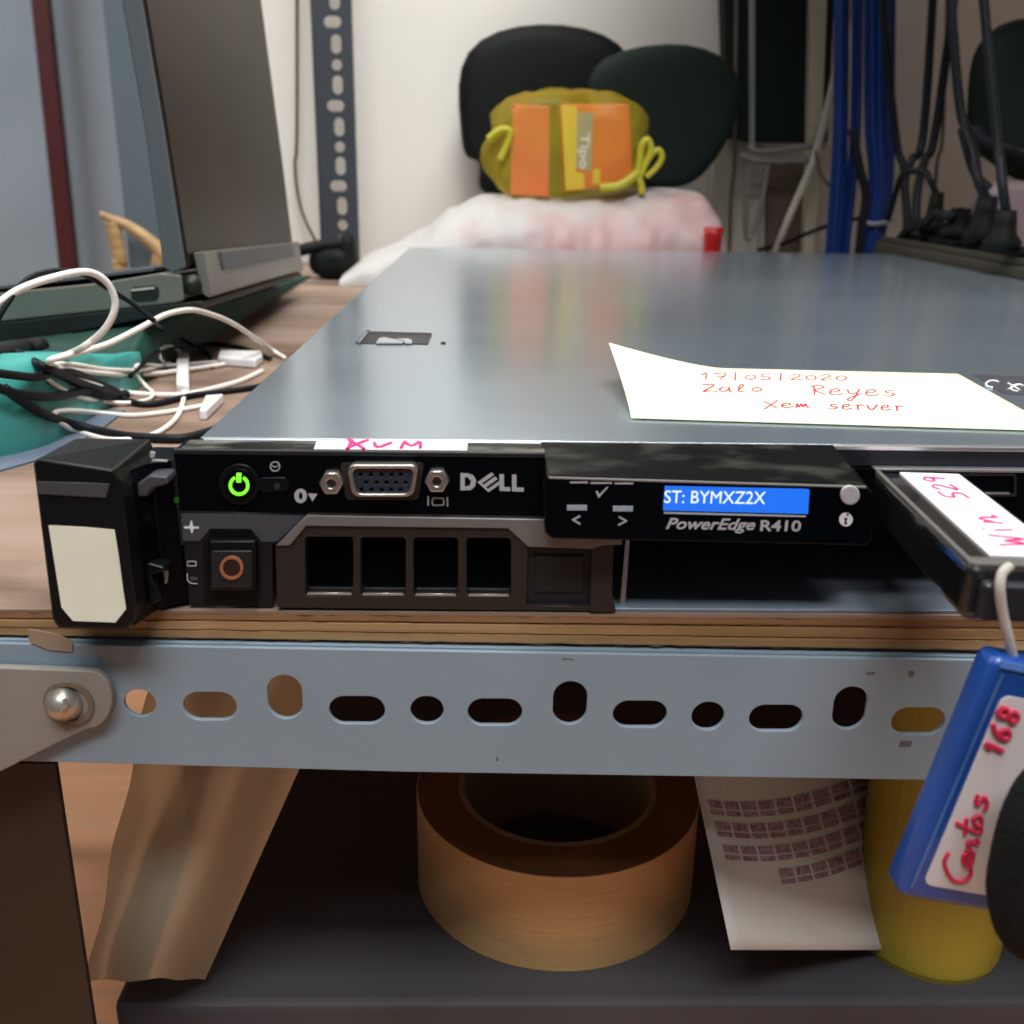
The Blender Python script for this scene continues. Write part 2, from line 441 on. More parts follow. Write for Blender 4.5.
# ================================================================== SETTING
def struct(name, bm, m, **kw):
    o = obj(name, bm, m, **kw); o['kind'] = 'structure'; return o
struct('floor', box(B(), -4200, 3200, -1600, 3300, -ZOFF-40, -ZOFF), 'floor_tile')
WY = 1010
struct('wall_back', box(B(), -300, 2600, WY, WY+120, -ZOFF, 1700), 'wall_paint')
struct('wall_far', box(B(), -4200, -250, 3000, 3100, -ZOFF, 1700), 'wall_blue')
struct('wall_right', box(B(), 2480, 2600, -1600, WY, -ZOFF, 1700), 'wall_paint')
struct('wall_left', box(B(), -4200, -4100, -1600, 3000, -ZOFF, 1700), 'wall_blue')
struct('ceiling', box(B(), -4200, 2600, -1600, 3100, 1700, 1800), 'wall_paint')
# grey corner column at the end of the back wall
a = aty(123, 200, WY-10).x; b_ = aty(165, 200, WY-10).x
struct('trim_1', box(B(), a, -299, WY-10, WY+135, -ZOFF, 1700), 'column_grey')
# dark red strip leaning in the room behind
p0, p1, p2, p3 = aty(44, 128, 2900), aty(61, 128, 2900), aty(77, 280, 2900), aty(60, 280, 2900)
def ext(a, b, z):  # continue a line to height z
    t = (z-a.z)/(b.z-a.z); return a + (b-a)*t
zb = -ZOFF
q0, q1 = ext(p0, p3, 1650), ext(p1, p2, 1650); q3, q2 = ext(p0, p3, zb), ext(p1, p2, zb)
o = obj('leaning_board', extr(B(), [q0, q1, q2, q3], (0, 30, 0)), 'dark_red', bevel=2)
tag(o, 'long dark red board standing slanted against the pale blue wall at far left', 'board')

# ================================================================== SHELF UNIT
SH = -41.7
ply = thing('plywood_shelf', (300, 400, -50.2), 'plywood shelf board with layered raw edge under the server', 'shelf')
X0, X1, Y0, Y1 = -300, 900, -12, 1004
def layer(z0, z1, m, nm, inset=0, rag=.35):
    bm = B()
    N = 260
    tl = lambda x, z: z - (.011*(x-50) * (SH-z)/8.3 if abs(x) < 400 else .011*(350 if x > 0 else -450)*(SH-z)/8.3)
    pts = [(-300 + 800*i/N, Y0 + inset + rag*noise.noise(V3((i*.9, z0*3, 0)))) for i in range(N+1)]
    jz = lambda x, z: z + (.25*noise.noise(V3((x*.5, 7, 0))) if z < -50 else 0)
    lo = [V3((x, y, jz(x, tl(x, z0)))) for x, y in pts] + [V3((X1, Y0+inset, tl(X1, z0))), V3((X1, Y1, tl(X1, z0))), V3((X0, Y1, tl(X0, z0)))]
    hi = [V3((x, y, tl(x, z1))) for x, y in pts] + [V3((X1, Y0+inset, tl(X1, z1))), V3((X1, Y1, tl(X1, z1))), V3((X0, Y1, tl(X0, z1)))]
    hexa(bm, lo, hi)
    return obj(nm, bm, m, ply)
layer(-42.6, SH, 'ply_top', 'veneer')
layer(-44.3, -42.6, 'ply_mid', 'core_or_shade_layer', .1)
layer(-45.0, -44.3, 'ply_dark_or_shade', 'core_or_shade_layer', .4)
layer(-47.2, -45.0, 'ply_light', 'core_or_shade_layer')
layer(-47.6, -47.2, 'ply_dark_or_shade', 'core_or_shade_layer', .4)
layer(-49.7, -47.6, 'ply_light', 'core_or_shade_layer')
layer(-50.3, -49.7, 'ply_dark_or_shade', 'core_or_shade_layer', .5, .8)  # ragged dark strip painted in as the shadow gap below the wood

def slot(cx, cy, w, h): 
    r = min(w, h)/2 - .001
    return rrect(cx-w/2, cx+w/2, cy-h/2, cy+h/2, r, 8)
# front slotted angle
beam = thing('slotted_angle_beam', (60, -12, -90), 'grey-blue slotted steel angle beam running under the front edge of the plywood', 'beam')
sl = lambda x: -.013*(x-50)
k = 3.98
loops = [[(-300, -51+sl(-300)), (700, -51+sl(700)*.5), (700, -87.6+sl(700)*.5), (300, -87.6+sl(300)), (-300, -87.6+sl(-300))]]
loops = [[(-300, -50.9+sl(-300)), (450, -50.9+sl(450)), (450, -86.5+sl(450)*1.1), (50, -86.3), (-300, -75.8)]]
SL = [(140, 703, 30, 28), (210, 706, 52, 29), (285, 697, 33, 47), (357, 710, 55, 29), (427, 710, 32, 29), (495, 712, 54, 28),
      (570, 703, 33, 47), (640, 714, 54, 28), (708, 716, 32, 30), (776, 718, 54, 28), (850, 708, 33, 47), (918, 721, 54, 29),
      (988, 723, 32, 30), (1056, 724, 54, 28), (62, 704, 40, 28)]
for u, v, w, h in SL:
    p = aty(u, v, -15); loops.append(slot(p.x, p.z, w/k+.5, h/k+.7))
obj('flange', plate(loops, 1.5, (0, -13.6, 0), bevel=.25), 'beam_paint', beam)
obj('flange', extr(B(), [(-300, -13, -50.9+sl(-300)), (450, -13, -50.9+sl(450)), (450, -13, -52.4+sl(450)), (-300, -13, -52.4+sl(-300))], (0, 34, 0)), 'beam_paint', beam)
# dirt smudges, each a thin film of grime on the paint
def smudge(px, m='beam_dirt'):
    f = fp(-15.25); return plate([f(*px)], .06, (0, -15.2, 0))
mat('grime', (.16, .13, .09), .8, alpha=.30)
SM = []
for px in ([(900, 741), (912, 741), (911, 747), (899, 747)], [(866, 672), (876, 672), (874, 675), (866, 675)], [(908, 671), (914, 671), (914, 677), (909, 677)],
           [(496, 757), (498, 757), (498, 761), (496, 761)], [(562, 658), (574, 659), (574, 660), (562, 660)]):
    gm = smudge(px); obj('grime_mark', gm, 'grime', beam)
# brace plate with bolt on the left
brace = thing('brace_bar', (-55, -17, -90), 'light grey-brown flat brace with rounded end bolted over the beam at left', 'brace')
f = fp(-18.4)
pts = f((-60, 669), (0, 668), (84, 671))
arc = [(88+24*math.cos(a), 700+29*math.sin(a)) for a in [math.radians(-90+180*i/14) for i in range(15)]]
pts += f(*arc[1:]) + f((74, 735), (40, 752), (0, 772), (-60, 800))
obj('bar', plate([pts], 2.4, (0, -16, 0), bevel=.35), 'brace_paint', brace)
bolt = aty(63, 704, -19)
bb = B(); lathe(bb, (bolt.x, -18.4, bolt.z), [(0.01, 4.6), (1.6, 4.3), (3.2, 3.2), (4.2, 1.6), (4.6, .6), (4.7, 0), (.01, 0)], (0, -1, 0), 32, closed=False)
bo = obj('bolt', bb, 'bolt_metal', brace, smooth=True)
ws = B(); lathe(ws, (bolt.x+1.3, -18.4, bolt.z), [(4.9, 0), (6.2, 0), (6.2, .7), (4.9, .7)], (0, -1, 0), 32)
obj('washer', ws, 'rust', brace)
sp_ = B(); tube(sp_, [aty(62, 711, -23.2), aty(66, 706, -23.6), aty(64, 699, -23.4)], .5, smooth=3)
obj('slot_burr', sp_, 'bolt_metal', bo)
# left front leg
lx = aty(61, 757, -2).x
leg = thing('shelf_leg', (lx-20, 0, -ZOFF), 'dark brown upright leg of the shelving at the lower left', 'leg')
obj('flange', box(B(), lx-38, lx, -6, -4, -ZOFF, -90), 'leg_paint', leg)
obj('flange', box(B(), lx-38, lx-36, -6, 32, -ZOFF, -90), 'leg_paint', leg)
# chip of tan tape on the beam at the left
f = fp(-15.6)
o = obj('tape_scrap', plate([f((28, 629), (55, 634), (72, 641), (72, 652), (48, 650), (29, 642))], .3, (0, -15.25, 0)), 'pole_beige')
o.data.materials[0] = mat('scrap_tan', (.30, .22, .15), .6)
tag(o, 'small tan scrap of tape stuck on the top edge of the grey beam', 'tape')

# rear left upright with punched holes
PY = 940
post = thing('slotted_post', (-100, PY, -ZOFF), 'dark grey slotted steel upright standing against the white wall', 'post')
xl, xr = aty(321, 200, PY).x, aty(358, 200, PY).x
lp = [[(xl, -ZOFF), (xr, -ZOFF), (xr, 1300), (xl, 1300)]]
cxh = aty(342, 200, PY).x
s = 1004/1175
per = [(131, 'v'), (147, 'c'), (166, 'v'), (186, 'h'), (206, 'v'), (225, 'c'), (240, 'v')]
zz = []
pitch_mm = (aty(342, 147, PY).z - aty(342, 225, PY).z)
for kk in range(-3, 14):
    for v, t in ((147, 'c'), (166, 'v'), (186, 'h'), (206, 'v')):
        p = aty(342, v, PY); z = p.z + kk*pitch_mm
        if z > 1250: continue
        if t == 'c': lp.append(circ(cxh, z, 5.6))
        elif t == 'v': lp.append(slot(cxh, z, 11, 19))
        else: lp.append(slot(cxh-3, z, 18.5, 11.5))
obj('flange', plate(lp, 2.2, (0, PY, 0)), 'post_paint', post)
# side flange going back, with its own slots
lp = [[(PY-2, -ZOFF), (PY+46, -ZOFF), (PY+46, 1300), (PY-2, 1300)]]
for kk in range(-3, 14):
    for v in (140, 160, 186, 206, 222):
        z = aty(342, v, PY).z + kk*pitch_mm
        if z < 1250: lp.append(slot(PY+23, z, 10, 14))
obj('flange', plate(lp, 2.2, (xl, 0, 0), U=(0, 1, 0), V=(0, 0, 1), N=(-1, 0, 0)), 'post_paint', post)

# ================================================================== SERVER
srv = thing('rack_server', (217, 340, SH), 'silver-topped black rack server lying flat on the plywood shelf', 'server')
SW, SD = 434, 680
FY = -10
cover = obj('top_cover', box(B(), 0, SW, 0, SD, -1.2, 0), 'server_cover', srv, bevel=.4)
obj('cover_lip', box(B(), 1, SW-1, -.9, .6, -5.4, -.5), 'dark_grey', cover)
obj('lip_edge', box(B(), 1, SW-1, -1.2, .4, -1.3, -.1), 'edge_metal', cover, bevel=.2)
bm = B(); box(bm, 0, 1.2, 2, SD, SH+.3, -1.2); box(bm, SW-1.2, SW, 2, SD, SH+.3, -1.2); box(bm, 0, SW, SD-1.2, SD, SH+.3, -1.2)
obj('chassis_side', bm, 'sheet_metal', srv)
obj('chassis_base', box(box(B(), 0, aty(614, 580, FY).x, 1, SD, SH+.05, SH+1.0), aty(614, 580, FY).x, SW, -11, SD, SH+.05, SH+1.0), 'tray_metal', srv, bevel=.2)
bay_x = aty(612, 580, FY).x
obj('inner_wall', box(B(), 1.3, bay_x+1, 70, 72, SH+1, -1.3), 'matte_black', srv)
bm = B(); box(bm, bay_x+1, SW-2, 150, 152, SH+1.1, -22); box(bm, bay_x+1, SW-2, -2, 152, -22, -20.8); box(bm, bay_x-1, bay_x+.8, 0, 152, SH+1.1, -1.4)
obj('bay_liner', bm, 'matte_black', srv)
# latch recess
la = [atz(355, 343.5, 0), atz(428, 344.5, 0), atz(432, 333, 0), atz(366, 331, 0)]
o = obj('latch_recess', extr(B(), [p+V3((0, 0, .05)) for p in la], (0, 0, .25)), 'dark_grey', cover)
def topstrip(px, m, z, h, name, par):
    return obj(name, extr(B(), [atz(u, v, z) for u, v in px], (0, 0, h)), m, par)
topstrip([(376, 343.8), (379, 339.5), (384, 338.2), (388, 339), (404, 342.3), (402, 344)], 'edge_metal', .3, .5, 'latch_lever', o)
topstrip([(396, 339.5), (408, 339.6), (412, 341.2), (412, 344), (405, 344), (404, 341.6)], 'edge_metal', .3, .5, 'latch_lever', o)
topstrip([(357, 343.3), (361, 343.3), (370, 332), (367, 331.5)], 'sheet_metal', .3, .7, 'recess_rim', o)
topstrip([(366, 331.4), (432, 333.2), (431.5, 334.3), (366, 332.6)], 'edge_metal', .3, .7, 'recess_rim', o)
topstrip([(441, 342), (446, 342.1), (445.5, 344.3), (440.5, 344.2)], 'matte_black', .05, .12, 'rivet_hole', cover)
# printed dark label at the right of the lid
lab = topstrip([(973, 375), (1060, 378), (1090, 398), (1003, 394)], 'grey_plastic', .05, .15, 'service_label', cover)
bm = B()
for cu_, cv_ in ((993, 384), (1018, 388)):
    tube(bm, [atz(cu_+7*math.cos(a), cv_+3.4*math.sin(a), .3) for a in [PI*.5+i*PI*1.3/8 for i in range(9)]], .35, 6)
for sgn in (-1, 1):
    tube(bm, [atz(1008, 386+3*sgn, .3), atz(1020, 387-3*sgn, .3)], .3, 6, 0)
obj('label_print', bm, 'print_white', lab)

# bezel strip (horizontal ledge between face and lid) with dusty film
hb = thing('tmp', (0, 0, 0), 'x', 'x'); bpy.data.objects.remove(hb)
bx0 = aty(173, 452, FY).x
bx1 = aty(545, 455, FY).x
panel = obj('control_panel', box(B(), bx0, bx1, FY, 0, -17.4, -.6), 'gloss_black', srv, bevel=.6)
obj('top_film', box(B(), bx0+1.5, bx1, FY+.9, -.9, -.62, -.42), 'dusty_film', panel)
obj('bezel_ridge', box(B(), bx0, bx1, FY-.35, FY+.9, -1.6, -.3), 'dark_grey', panel, bevel=.35)
# white tape with handwritten letters
tp = [atz(314, 449.5, -.35), atz(467, 451, -.35), atz(468, 440.8, -.35), atz(318, 438.6, -.35)]
tapeo = obj('label_tape', extr(B(), tp, (0, 0, .2)), 'white_tape', panel)
def tmap(s, t):
    a = atz(314+ (467-314)*s, 449.5+1.5*s, -.1); b2 = atz(318+150*s, 438.6+2.2*s, -.1)
    return a + (b2-a)*t
obj('handwriting', handwriting(B(), [('K', .20, .08, .34, .92), ('V', .37, .2, .50, .75), ('M', .56, .15, .70, .85)], tmap, .5), 'ink_pink', tapeo)

# power button
PBX, PBY = 239, 484.5
ph = front('power_housing', [circ(PBX, PBY, 20.5, 40)], FY, .9, 'black_plastic', panel, bevel=.35)
front('power_button', [circ(PBX, PBY, 15.5, 40)], FY-.9, .5, 'gloss_black', ph, bevel=.2)
front('reset_housing', [rrect(257, 289, 477.5, 492, 7, 6)], FY, .7, 'black_plastic', panel, bevel=.3)
front('reset_pin', [circ(277, 486.5, 3, 16)], FY-.7, .15, 'port_dark', panel)
ring = []
a0, a1 = math.radians(-62), math.radians(242)
N_ = 40
outer = [(PBX+10.3*math.cos(a0+(a1-a0)*i/N_), PBY+1+10.3*math.sin(a0+(a1-a0)*i/N_)) for i in range(N_+1)]
inner = [(PBX+7.2*math.cos(a0+(a1-a0)*i/N_), PBY+1+7.2*math.sin(a0+(a1-a0)*i/N_)) for i in range(N_, -1, -1)]
front('power_symbol', [outer+inner], FY-1.35, .2, 'led_green', ph)
front('power_symbol', [rrect(PBX-2.6, PBX+2.2, 473, 482.5, .6, 3)], FY-1.35, .2, 'led_green', ph)
# little printed signs
def pr(name, loops, par, Y=FY, m='print_grey'): return front(name, loops, Y, .12, m, par)
bm = B()
def ringpx(c, ro, ri): return [circ(c[0], c[1], ro, 28), circ(c[0], c[1], ri, 28)]
pr('alert_sign', ringpx((275, 466.5), 5.2, 4.1), panel)
pr('alert_sign', [[(271.2, 464.6), (275, 466.9), (278.8, 464.6), (278.8, 465.5), (275, 467.9), (271.2, 465.5)]], panel)
pr('zero_sign', [circ(300.6, 496, 6.3, 28, 7.2), circ(300.6, 496, 1.9, 20, 3.7)], panel)
pr('arrow_sign', [[(308, 493.6), (317.4, 494), (312.5, 501.5)]], panel)
pr('monitor_sign', [rrect(431.5, 444.5, 497.5, 506, 2.4, 3), rrect(433, 443, 499, 504.6, 1.4, 3)], panel)
pr('monitor_sign', [rrect(427.3, 429, 496.5, 505.8, .4, 2)], panel)
pr('monitor_sign', [rrect(446.6, 448.2, 497, 506.4, .4, 2)], panel)
# the maker's lettering, the second letter tilted
def bar(x0, y0, x1, y1, w):
    dx, dy = x1-x0, y1-y0; L = math.hypot(dx, dy); nx, ny = -dy/L*w/2, dx/L*w/2
    return [(x0+nx, y0+ny), (x1+nx, y1+ny), (x1-nx, y1-ny), (x0-nx, y0-ny)]
lg = [[(460.5, 473.3), (468, 473.5), (473.5, 475.5), (476.2, 480.5), (475.2, 486), (471, 490), (460.3, 490.4)],
      [(464.8, 477), (468, 477.4), (471.2, 481.5), (469.5, 485.8), (464.7, 486.6)]]
logo = pr('maker_logo', lg, panel, m='print_grey')
eb = [[(477.5, 482.2), (491.5, 472.5), (494, 474.9), (482, 483.3), (483.6, 484.8), (495.2, 476.6), (497.6, 479.2), (486, 487.2), (488, 489), (499.6, 480.9), (499.5, 484.6), (488.5, 492.3)]]
pr('maker_logo', eb, panel)
pr('maker_logo', [[(499.5, 474.2), (504, 474.3), (504, 487.2), (510.3, 487.4), (510.3, 491.3), (499.5, 491)]], panel)
pr('maker_logo', [[(512, 474.6), (516.5, 474.7), (516.5, 487.5), (523.8, 487.8), (523.8, 491.7), (512, 491.4)]], panel)
# video connector
vg = thing('x', (0, 0, 0), 'x', 'x'); bpy.data.objects.remove(vg)
def dshape(x0, x1, y0, y1, sl_, r=6):
    pts = [(x0, y0), (x1, y0), (x1-sl_, y1), (x0+sl_, y1)]
    out = []
    for i in range(4):
        p = V3((*pts[i], 0)); a = V3((*pts[i-1], 0)); b2 = V3((*pts[(i+1) % 4], 0))
        d1 = (a-p).normalized(); d2 = (b2-p).normalized()
        s0 = p+d1*r; s1 = p+d2*r
        for k2 in range(6):
            t = k2/5; q = s0*(1-t)**2 + p*2*t*(1-t) + s1*t*t; out.append((q.x, q.y))
    return out
vga = front('video_port', [dshape(347, 418.5, 465, 497, 5, 9), dshape(351.5, 414, 468.8, 494, 4.5, 7)], FY, 3.4, 'connector_metal', panel, bevel=.35)
front('port_base', [dshape(340, 424, 463, 500, 6, 4)], FY, .5, 'carrier_brown', vga)
ins = [dshape(351.5, 414, 468.8, 494, 4.5, 7)]
holes = []
for r_, (yy, xs) in enumerate(((474.8, (360.5, 371, 381.5, 391.5, 401)), (482.5, (366, 376.5, 386.5, 396, 405.5)), (489.8, (361.5, 371.5, 381.5, 391, 400.5)))):
    for x in xs: holes.append(circ(x, yy, 2.3, 10))
front('port_insert', ins+holes, FY, 2.4, 'vga_blue', vga)
front('pin_sockets', ins, FY, .6, 'matte_black', vga)
for cx_, cy_ in ((331, 483.8), (436.8, 481.8)):
    h6 = [(cx_+12.2*math.cos(PI/3*i), cy_+12.2*math.sin(PI/3*i)) for i in range(6)]
    st = front('hex_standoff', [h6, circ(cx_, cy_, 4.6, 20)], FY, 3.2, 'connector_metal', vga, bevel=.4)
    front('screw_hole', [circ(cx_, cy_, 4.6, 20)], FY, 1.0, 'rust', st)
# vertical highlight gap at the left edge of the face
front('side_rail', [[(171, 460), (174.5, 460), (183.5, 545), (181, 545)]], FY, .3, 'dark_grey', panel)
front('status_glow', [rrect(174, 179, 497, 503, 1.4, 3)], FY-.3, .15, 'led_dim', panel)

# indicator / latch block under the power button
lat = front('latch_panel', [[(180, 511.5), (309, 514.5), (272.5, 546), (273, 607), (189, 606)]], FY+.6, 1.4, 'latch_black', srv, bevel=.3)
front('latch_brow', [[(181, 513.5), (306, 516), (277, 541.5), (262, 542), (251, 529), (210, 528.5), (200, 541), (183, 541)]], FY-.8, .3, 'grey_plastic', lat)
front('latch_shadow', [[(203, 547), (211, 530.5), (250.5, 531), (258.5, 547), (260, 590), (258, 606), (204, 605)]], FY-.8, .25, 'black_plastic', lat)
btn = front('release_button', [rrect(208, 255.5, 541, 591, 3, 4)], FY-1.0, 2.6, 'black_plastic', lat, bevel=.6)
front('button_ridge', [rrect(211, 252, 551, 588, 2, 4)], FY-3.6, .7, 'dark_grey', btn, bevel=.3)
front('button_ring', ringpx((231.5, 568), 11.8, 8.8), FY-4.3, .4, 'orange_ring', btn)
front('ring_centre', [circ(231.5, 568, 8.4, 24)], FY-4.3, .15, 'ring_core', btn)
pr('pulse_sign', [[(184, 526.6), (189.2, 526.4), (190.7, 521), (191.8, 520.8), (193, 526.6), (199, 526.8), (199, 528.6), (193.6, 528.7), (192.6, 533.2), (191.4, 533.2), (190, 528.6), (184, 528.4)]], lat, Y=FY-1.1, m='print_white')
pr('drive_sign', [rrect(187, 196.5, 561, 566.5, .8, 2), rrect(188, 195.3, 562, 565.5, .4, 2)], lat, Y=FY-1.1, m='print_grey')
pr('drive_sign', [[(186.6, 573.5), (187.6, 573.5), (188, 580), (191, 582.8), (197.5, 583.2), (197.5, 584.3), (190.5, 583.8), (187, 580.5)]], lat, Y=FY-1.1, m='print_grey')
pr('drive_sign', [rrect(190, 197.5, 577, 580.5, .6, 2)], lat, Y=FY-1.1, m='grey_plastic')

# drive carrier
car = front('drive_carrier', [[(275, 546), (307, 515), (612, 520), (612, 611.5), (277, 608)]] +
            [rrect(x0, x1, 537+i*.4, 596+i*.4, 4, 4) for i, (x0, x1) in enumerate(((305, 353), (360.5, 405.5), (413.5, 458), (466.5, 511)))] +
            [[(528, 548), (592, 548), (590, 607), (526, 606)]],
            FY+3, 5, 'carrier_brown', srv, bevel=.35)
front('carrier_band', [[(275, 546), (307, 515.5), (546, 519.5), (622, 522), (622, 545), (604, 545), (592, 549), (528, 547), (508, 528.5), (306, 526), (290, 545.5)]],
      FY-2, .7, 'carrier_silver', car, bevel=.25)
front('blank_plate', [[(528, 548), (592, 548), (590, 607), (526, 606)]], FY+3, 3.2, 'dark_grey', car)
bl = front('blank_step', [[(535, 556), (584, 556), (583, 592), (534, 592)]], FY-.2, .6, 'dark_grey', car, bevel=.25)
front('carrier_edge', [[(592, 545), (606, 535), (614, 535), (612, 592), (616, 612), (590, 612)]], FY-2, .5, 'carrier_brown', car)
for i, (x0, x1) in enumerate(((308, 351), (363, 403), (416, 455), (469, 508))):
    front('window_sill', [[(x0, 592.7+i*.5), (x1, 593+i*.5), (x1+1, 595.2+i*.5), (x0-1, 594.8+i*.5)]], FY-1.7, .5, 'edge_metal', car)
bm = B()
for i, (x0, x1) in enumerate(((305, 353), (360.5, 405.5), (413.5, 458), (466.5, 511))):
    f = fp(30); a = aty(x0+2, 548, 8); b2 = aty(x1-2, 548, 8)
    box(bm, a.x, b2.x, 8, 9, SH+12, SH+26)
obj('drive_grille', bm, 'matte_black', car)
# silver divider
front('divider_wall', [[(626.5, 530), (630.5, 530), (624.5, 613), (619.5, 613)]], FY+1.5, .9, 'sheet_metal', srv)

# LCD bezel standing proud
LY = -21
fl = fp(LY)
lf = [(547, 477.5), (868, 487.5), (874, 494), (873, 539), (866, 546), (552, 539), (545, 533), (543, 484)]
lpx = fl(*lf)
# body: front outline, back outline a little wider
bk = [aty(543, 444, 0), aty(836, 451.5, 0)]
front_pts = [V3((x, LY, z)) for x, z in lpx]
def back_of(p):
    x = p.x + (3.2 if p.x > 120 else -.5) * 0; z = p.z
    return V3((x, -2, z))
back_pts = []
for p in front_pts:
    t = (p.z - min(q.z for q in front_pts)) / (max(q.z for q in front_pts)-min(q.z for q in front_pts))
    x = p.x
    back_pts.append(V3((x, -1.2, min(-.2, p.z+ (3.2 if t > .8 else 0)))))
lcd = obj('display_bezel', hexa(B(), front_pts, back_pts), 'gloss_black', srv, bevel=.5)
# dusty scratched film on top of the display bezel
zt = max(p.z for p in front_pts)
tf = [V3((front_pts[0].x+.8, LY+.8, front_pts[0].z+.12)), V3((front_pts[1].x-.6, LY+.8, front_pts[1].z+.12)),
      V3((front_pts[1].x-2.6, -1.6, -.05)), V3((front_pts[0].x-.6, -1.6, -.05))]
obj('top_film', extr(B(), tf, (0, 0, .15)), 'dark_film', lcd)
ed = [aty(549, 477.8, LY), aty(866, 487.3, LY)]
obj('front_edge', tube(B(), [p+V3((0, .1, 0)) for p in ed], .32, 8, 0), 'carrier_silver', lcd)
LF = dict(Y=LY)
for (x0, x1, y) in ((570, 588, 482.4), (590.5, 612, 483), (614.5, 633.5, 483.4)):
    pr('key_mark', [rrect(x0, x1, y-.7, y+.8, .3, 2)], lcd, LY, 'print_grey')
for (x0, x1, y) in ((567, 587, 508), (613, 633, 509)):
    front('key_bar', [rrect(x0, x1, y-2.6, y+2.4, .4, 2)], LY, .4, 'print_white', lcd).data.materials[0] = MATS.get('key_blue') or mat('key_blue', (.30, .36, .42), .5)
pr('key_mark', [[(595.5, 491.5), (597.5, 491), (599.5, 494.5), (607, 487), (608.3, 487.3), (599, 497.8), (598.4, 497.8)]], lcd, LY)
pr('key_mark', [[(580.2, 515.2), (580.6, 516.8), (574.6, 520), (580.6, 523.2), (580.2, 525), (571.8, 520.2), (571.8, 519.5)]], lcd, LY)
pr('key_mark', [[(619, 516), (618.6, 517.6), (624.4, 521), (618, 524.4), (618.3, 526), (627.4, 521.4), (627.4, 520.6)]], lcd, LY)
scr = front('screen', [[(665, 486), (808, 489), (809.5, 490.5), (808, 514), (663.5, 510.5), (663, 509)]], LY, .15, 'lcd_blue', lcd)
front_text('screen_text', 'ST: BYMXZ2X', 664, 490.5, 765, 503, LY-.15, 'lcd_text', scr, .08, bold=0)
front('screen_edge', [[(664, 512.3), (806, 515.8), (806, 517.2), (664, 513.7)]], LY, .3, 'print_grey', lcd)
front_text('model_lettering', 'PowerEdge', 665.5, 518, 754.5, 532.6, LY, 'print_grey', lcd, .12, bold=.18, shear=.3)
front_text('model_lettering', 'R410', 760, 520.2, 800.5, 531.2, LY, 'print_grey', lcd, .12, bold=.2)
front('information_button', [circ(850.5, 495.5, 9.8, 36)], LY, 1.0, 'print_grey', lcd, bevel=.35)
isg = pr('information_sign', [circ(846, 519.6, 6.8, 30), [(844, 518.4), (847.6, 517.4), (846.4, 523.2), (848.2, 523), (847, 524.6), (844, 524.9), (844.9, 519.6), (843.6, 519.8)],
      circ(847.8, 514.9, 1.3, 10)], lcd, LY, 'print_white')
# ledge to the right of the display
rx = aty(868, 470, -2).x
rp = obj('port_panel', box(B(), rx-4, SW-2, -3.2, -1.3, -22, -5.6), 'gloss_black', srv)
obj('panel_edge', box(B(), rx+1, SW-2, -4.0, -1.3, -5.9, -5.2), 'edge_metal', rp, bevel=.15)
front('port_frame', [rrect(962, 1016.5, 474, 496.5, 2, 3), rrect(964, 1014.5, 476, 494.5, 1.5, 3)], -3.2, .8, 'dark_grey', rp)
front('port_tongue', [rrect(966, 1010, 492.8, 495.2, .6, 2)], -3.2, .7, 'edge_metal', rp)
bm = B()

# rack ear
EY = -27
ear = obj('rack_ear', hexa(B(), *(lambda A: (A[0], A[1]))((
    [V3((aty(u, v, EY).x, EY, aty(u, v, EY).z)) for u, v in ((32.5, 463), (37, 458.5), (112, 470), (121, 482), (136, 606), (134, 622), (126, 630), (58, 629), (52, 620))],
    [V3((x, 2, z)) for x, z in ((-33.5, -2.5), (-31.5, -1), (-13, -1), (-12.2, -4), (-12.2, -36), (-12.2, -39.5), (-13, -40.6), (-32, -40.6), (-33.4, -38))]))), 'ear_black', srv, bevel=.7)
# recessed web between ear and face
wp = [(-12.5, -25), (-10.5, -17), (-8.5, -12.5), (bx0+.5, -9.4), (bx0+.5, 2), (-12.5, 2)]
obj('ear_web', extr(B(), [(x, y, -40.5) for x, y in wp], (0, 0, 37.5)), 'gloss_black', ear, bevel=.5)
def earfront(name, px, Y, thick, m, bevel=0): return front(name, [px], Y, thick, m, ear, bevel)
obj('grip_hook', extr(B(), [aty(u, v, -17) for u, v in ((129, 489), (150, 475.5), (167, 477), (168, 484), (151, 489), (147, 497), (130, 497))], (0, 10, 0)), 'grey_plastic', ear, bevel=.5)
obj('grip_hook', extr(B(), [aty(u, v, -17) for u, v in ((140, 572), (148, 563), (163, 567), (166, 571), (150, 576), (162, 600), (150, 606), (141, 590))], (0, 9, 0)), 'ear_black', ear, bevel=.5)
earfront('thumb_screw', [(163.5, 571), (167.5, 571), (167, 583), (165, 584)], -12.5, .8, 'print_grey')
earfront('recess_bar', [(37, 481.5), (109, 484), (106, 498), (38, 494)], EY, .5, 'grey_plastic', .15)
earfront('rail_tab', [(152, 459.6), (167, 460.4), (167, 462), (152, 461.4)], -14, .6, 'print_grey')
earfront('rail_tab', [(150, 452), (154.5, 452.6), (154, 457.5), (150, 457.8)], -14, .7, 'print_grey')
lb = earfront('ear_label', [(48.5, 525.5), (84, 527.3), (114, 530), (118.5, 556), (123, 590), (126, 609), (115.5, 622.5), (73, 621), (61.5, 607.5)], EY, .25, 'label_paper')
lb['label'] = 'blank cream paper label'
tag(lat, 'grey latch block'); tag(scr, 'blue lit screen'); tag(tapeo, 'white tape with pink letters')

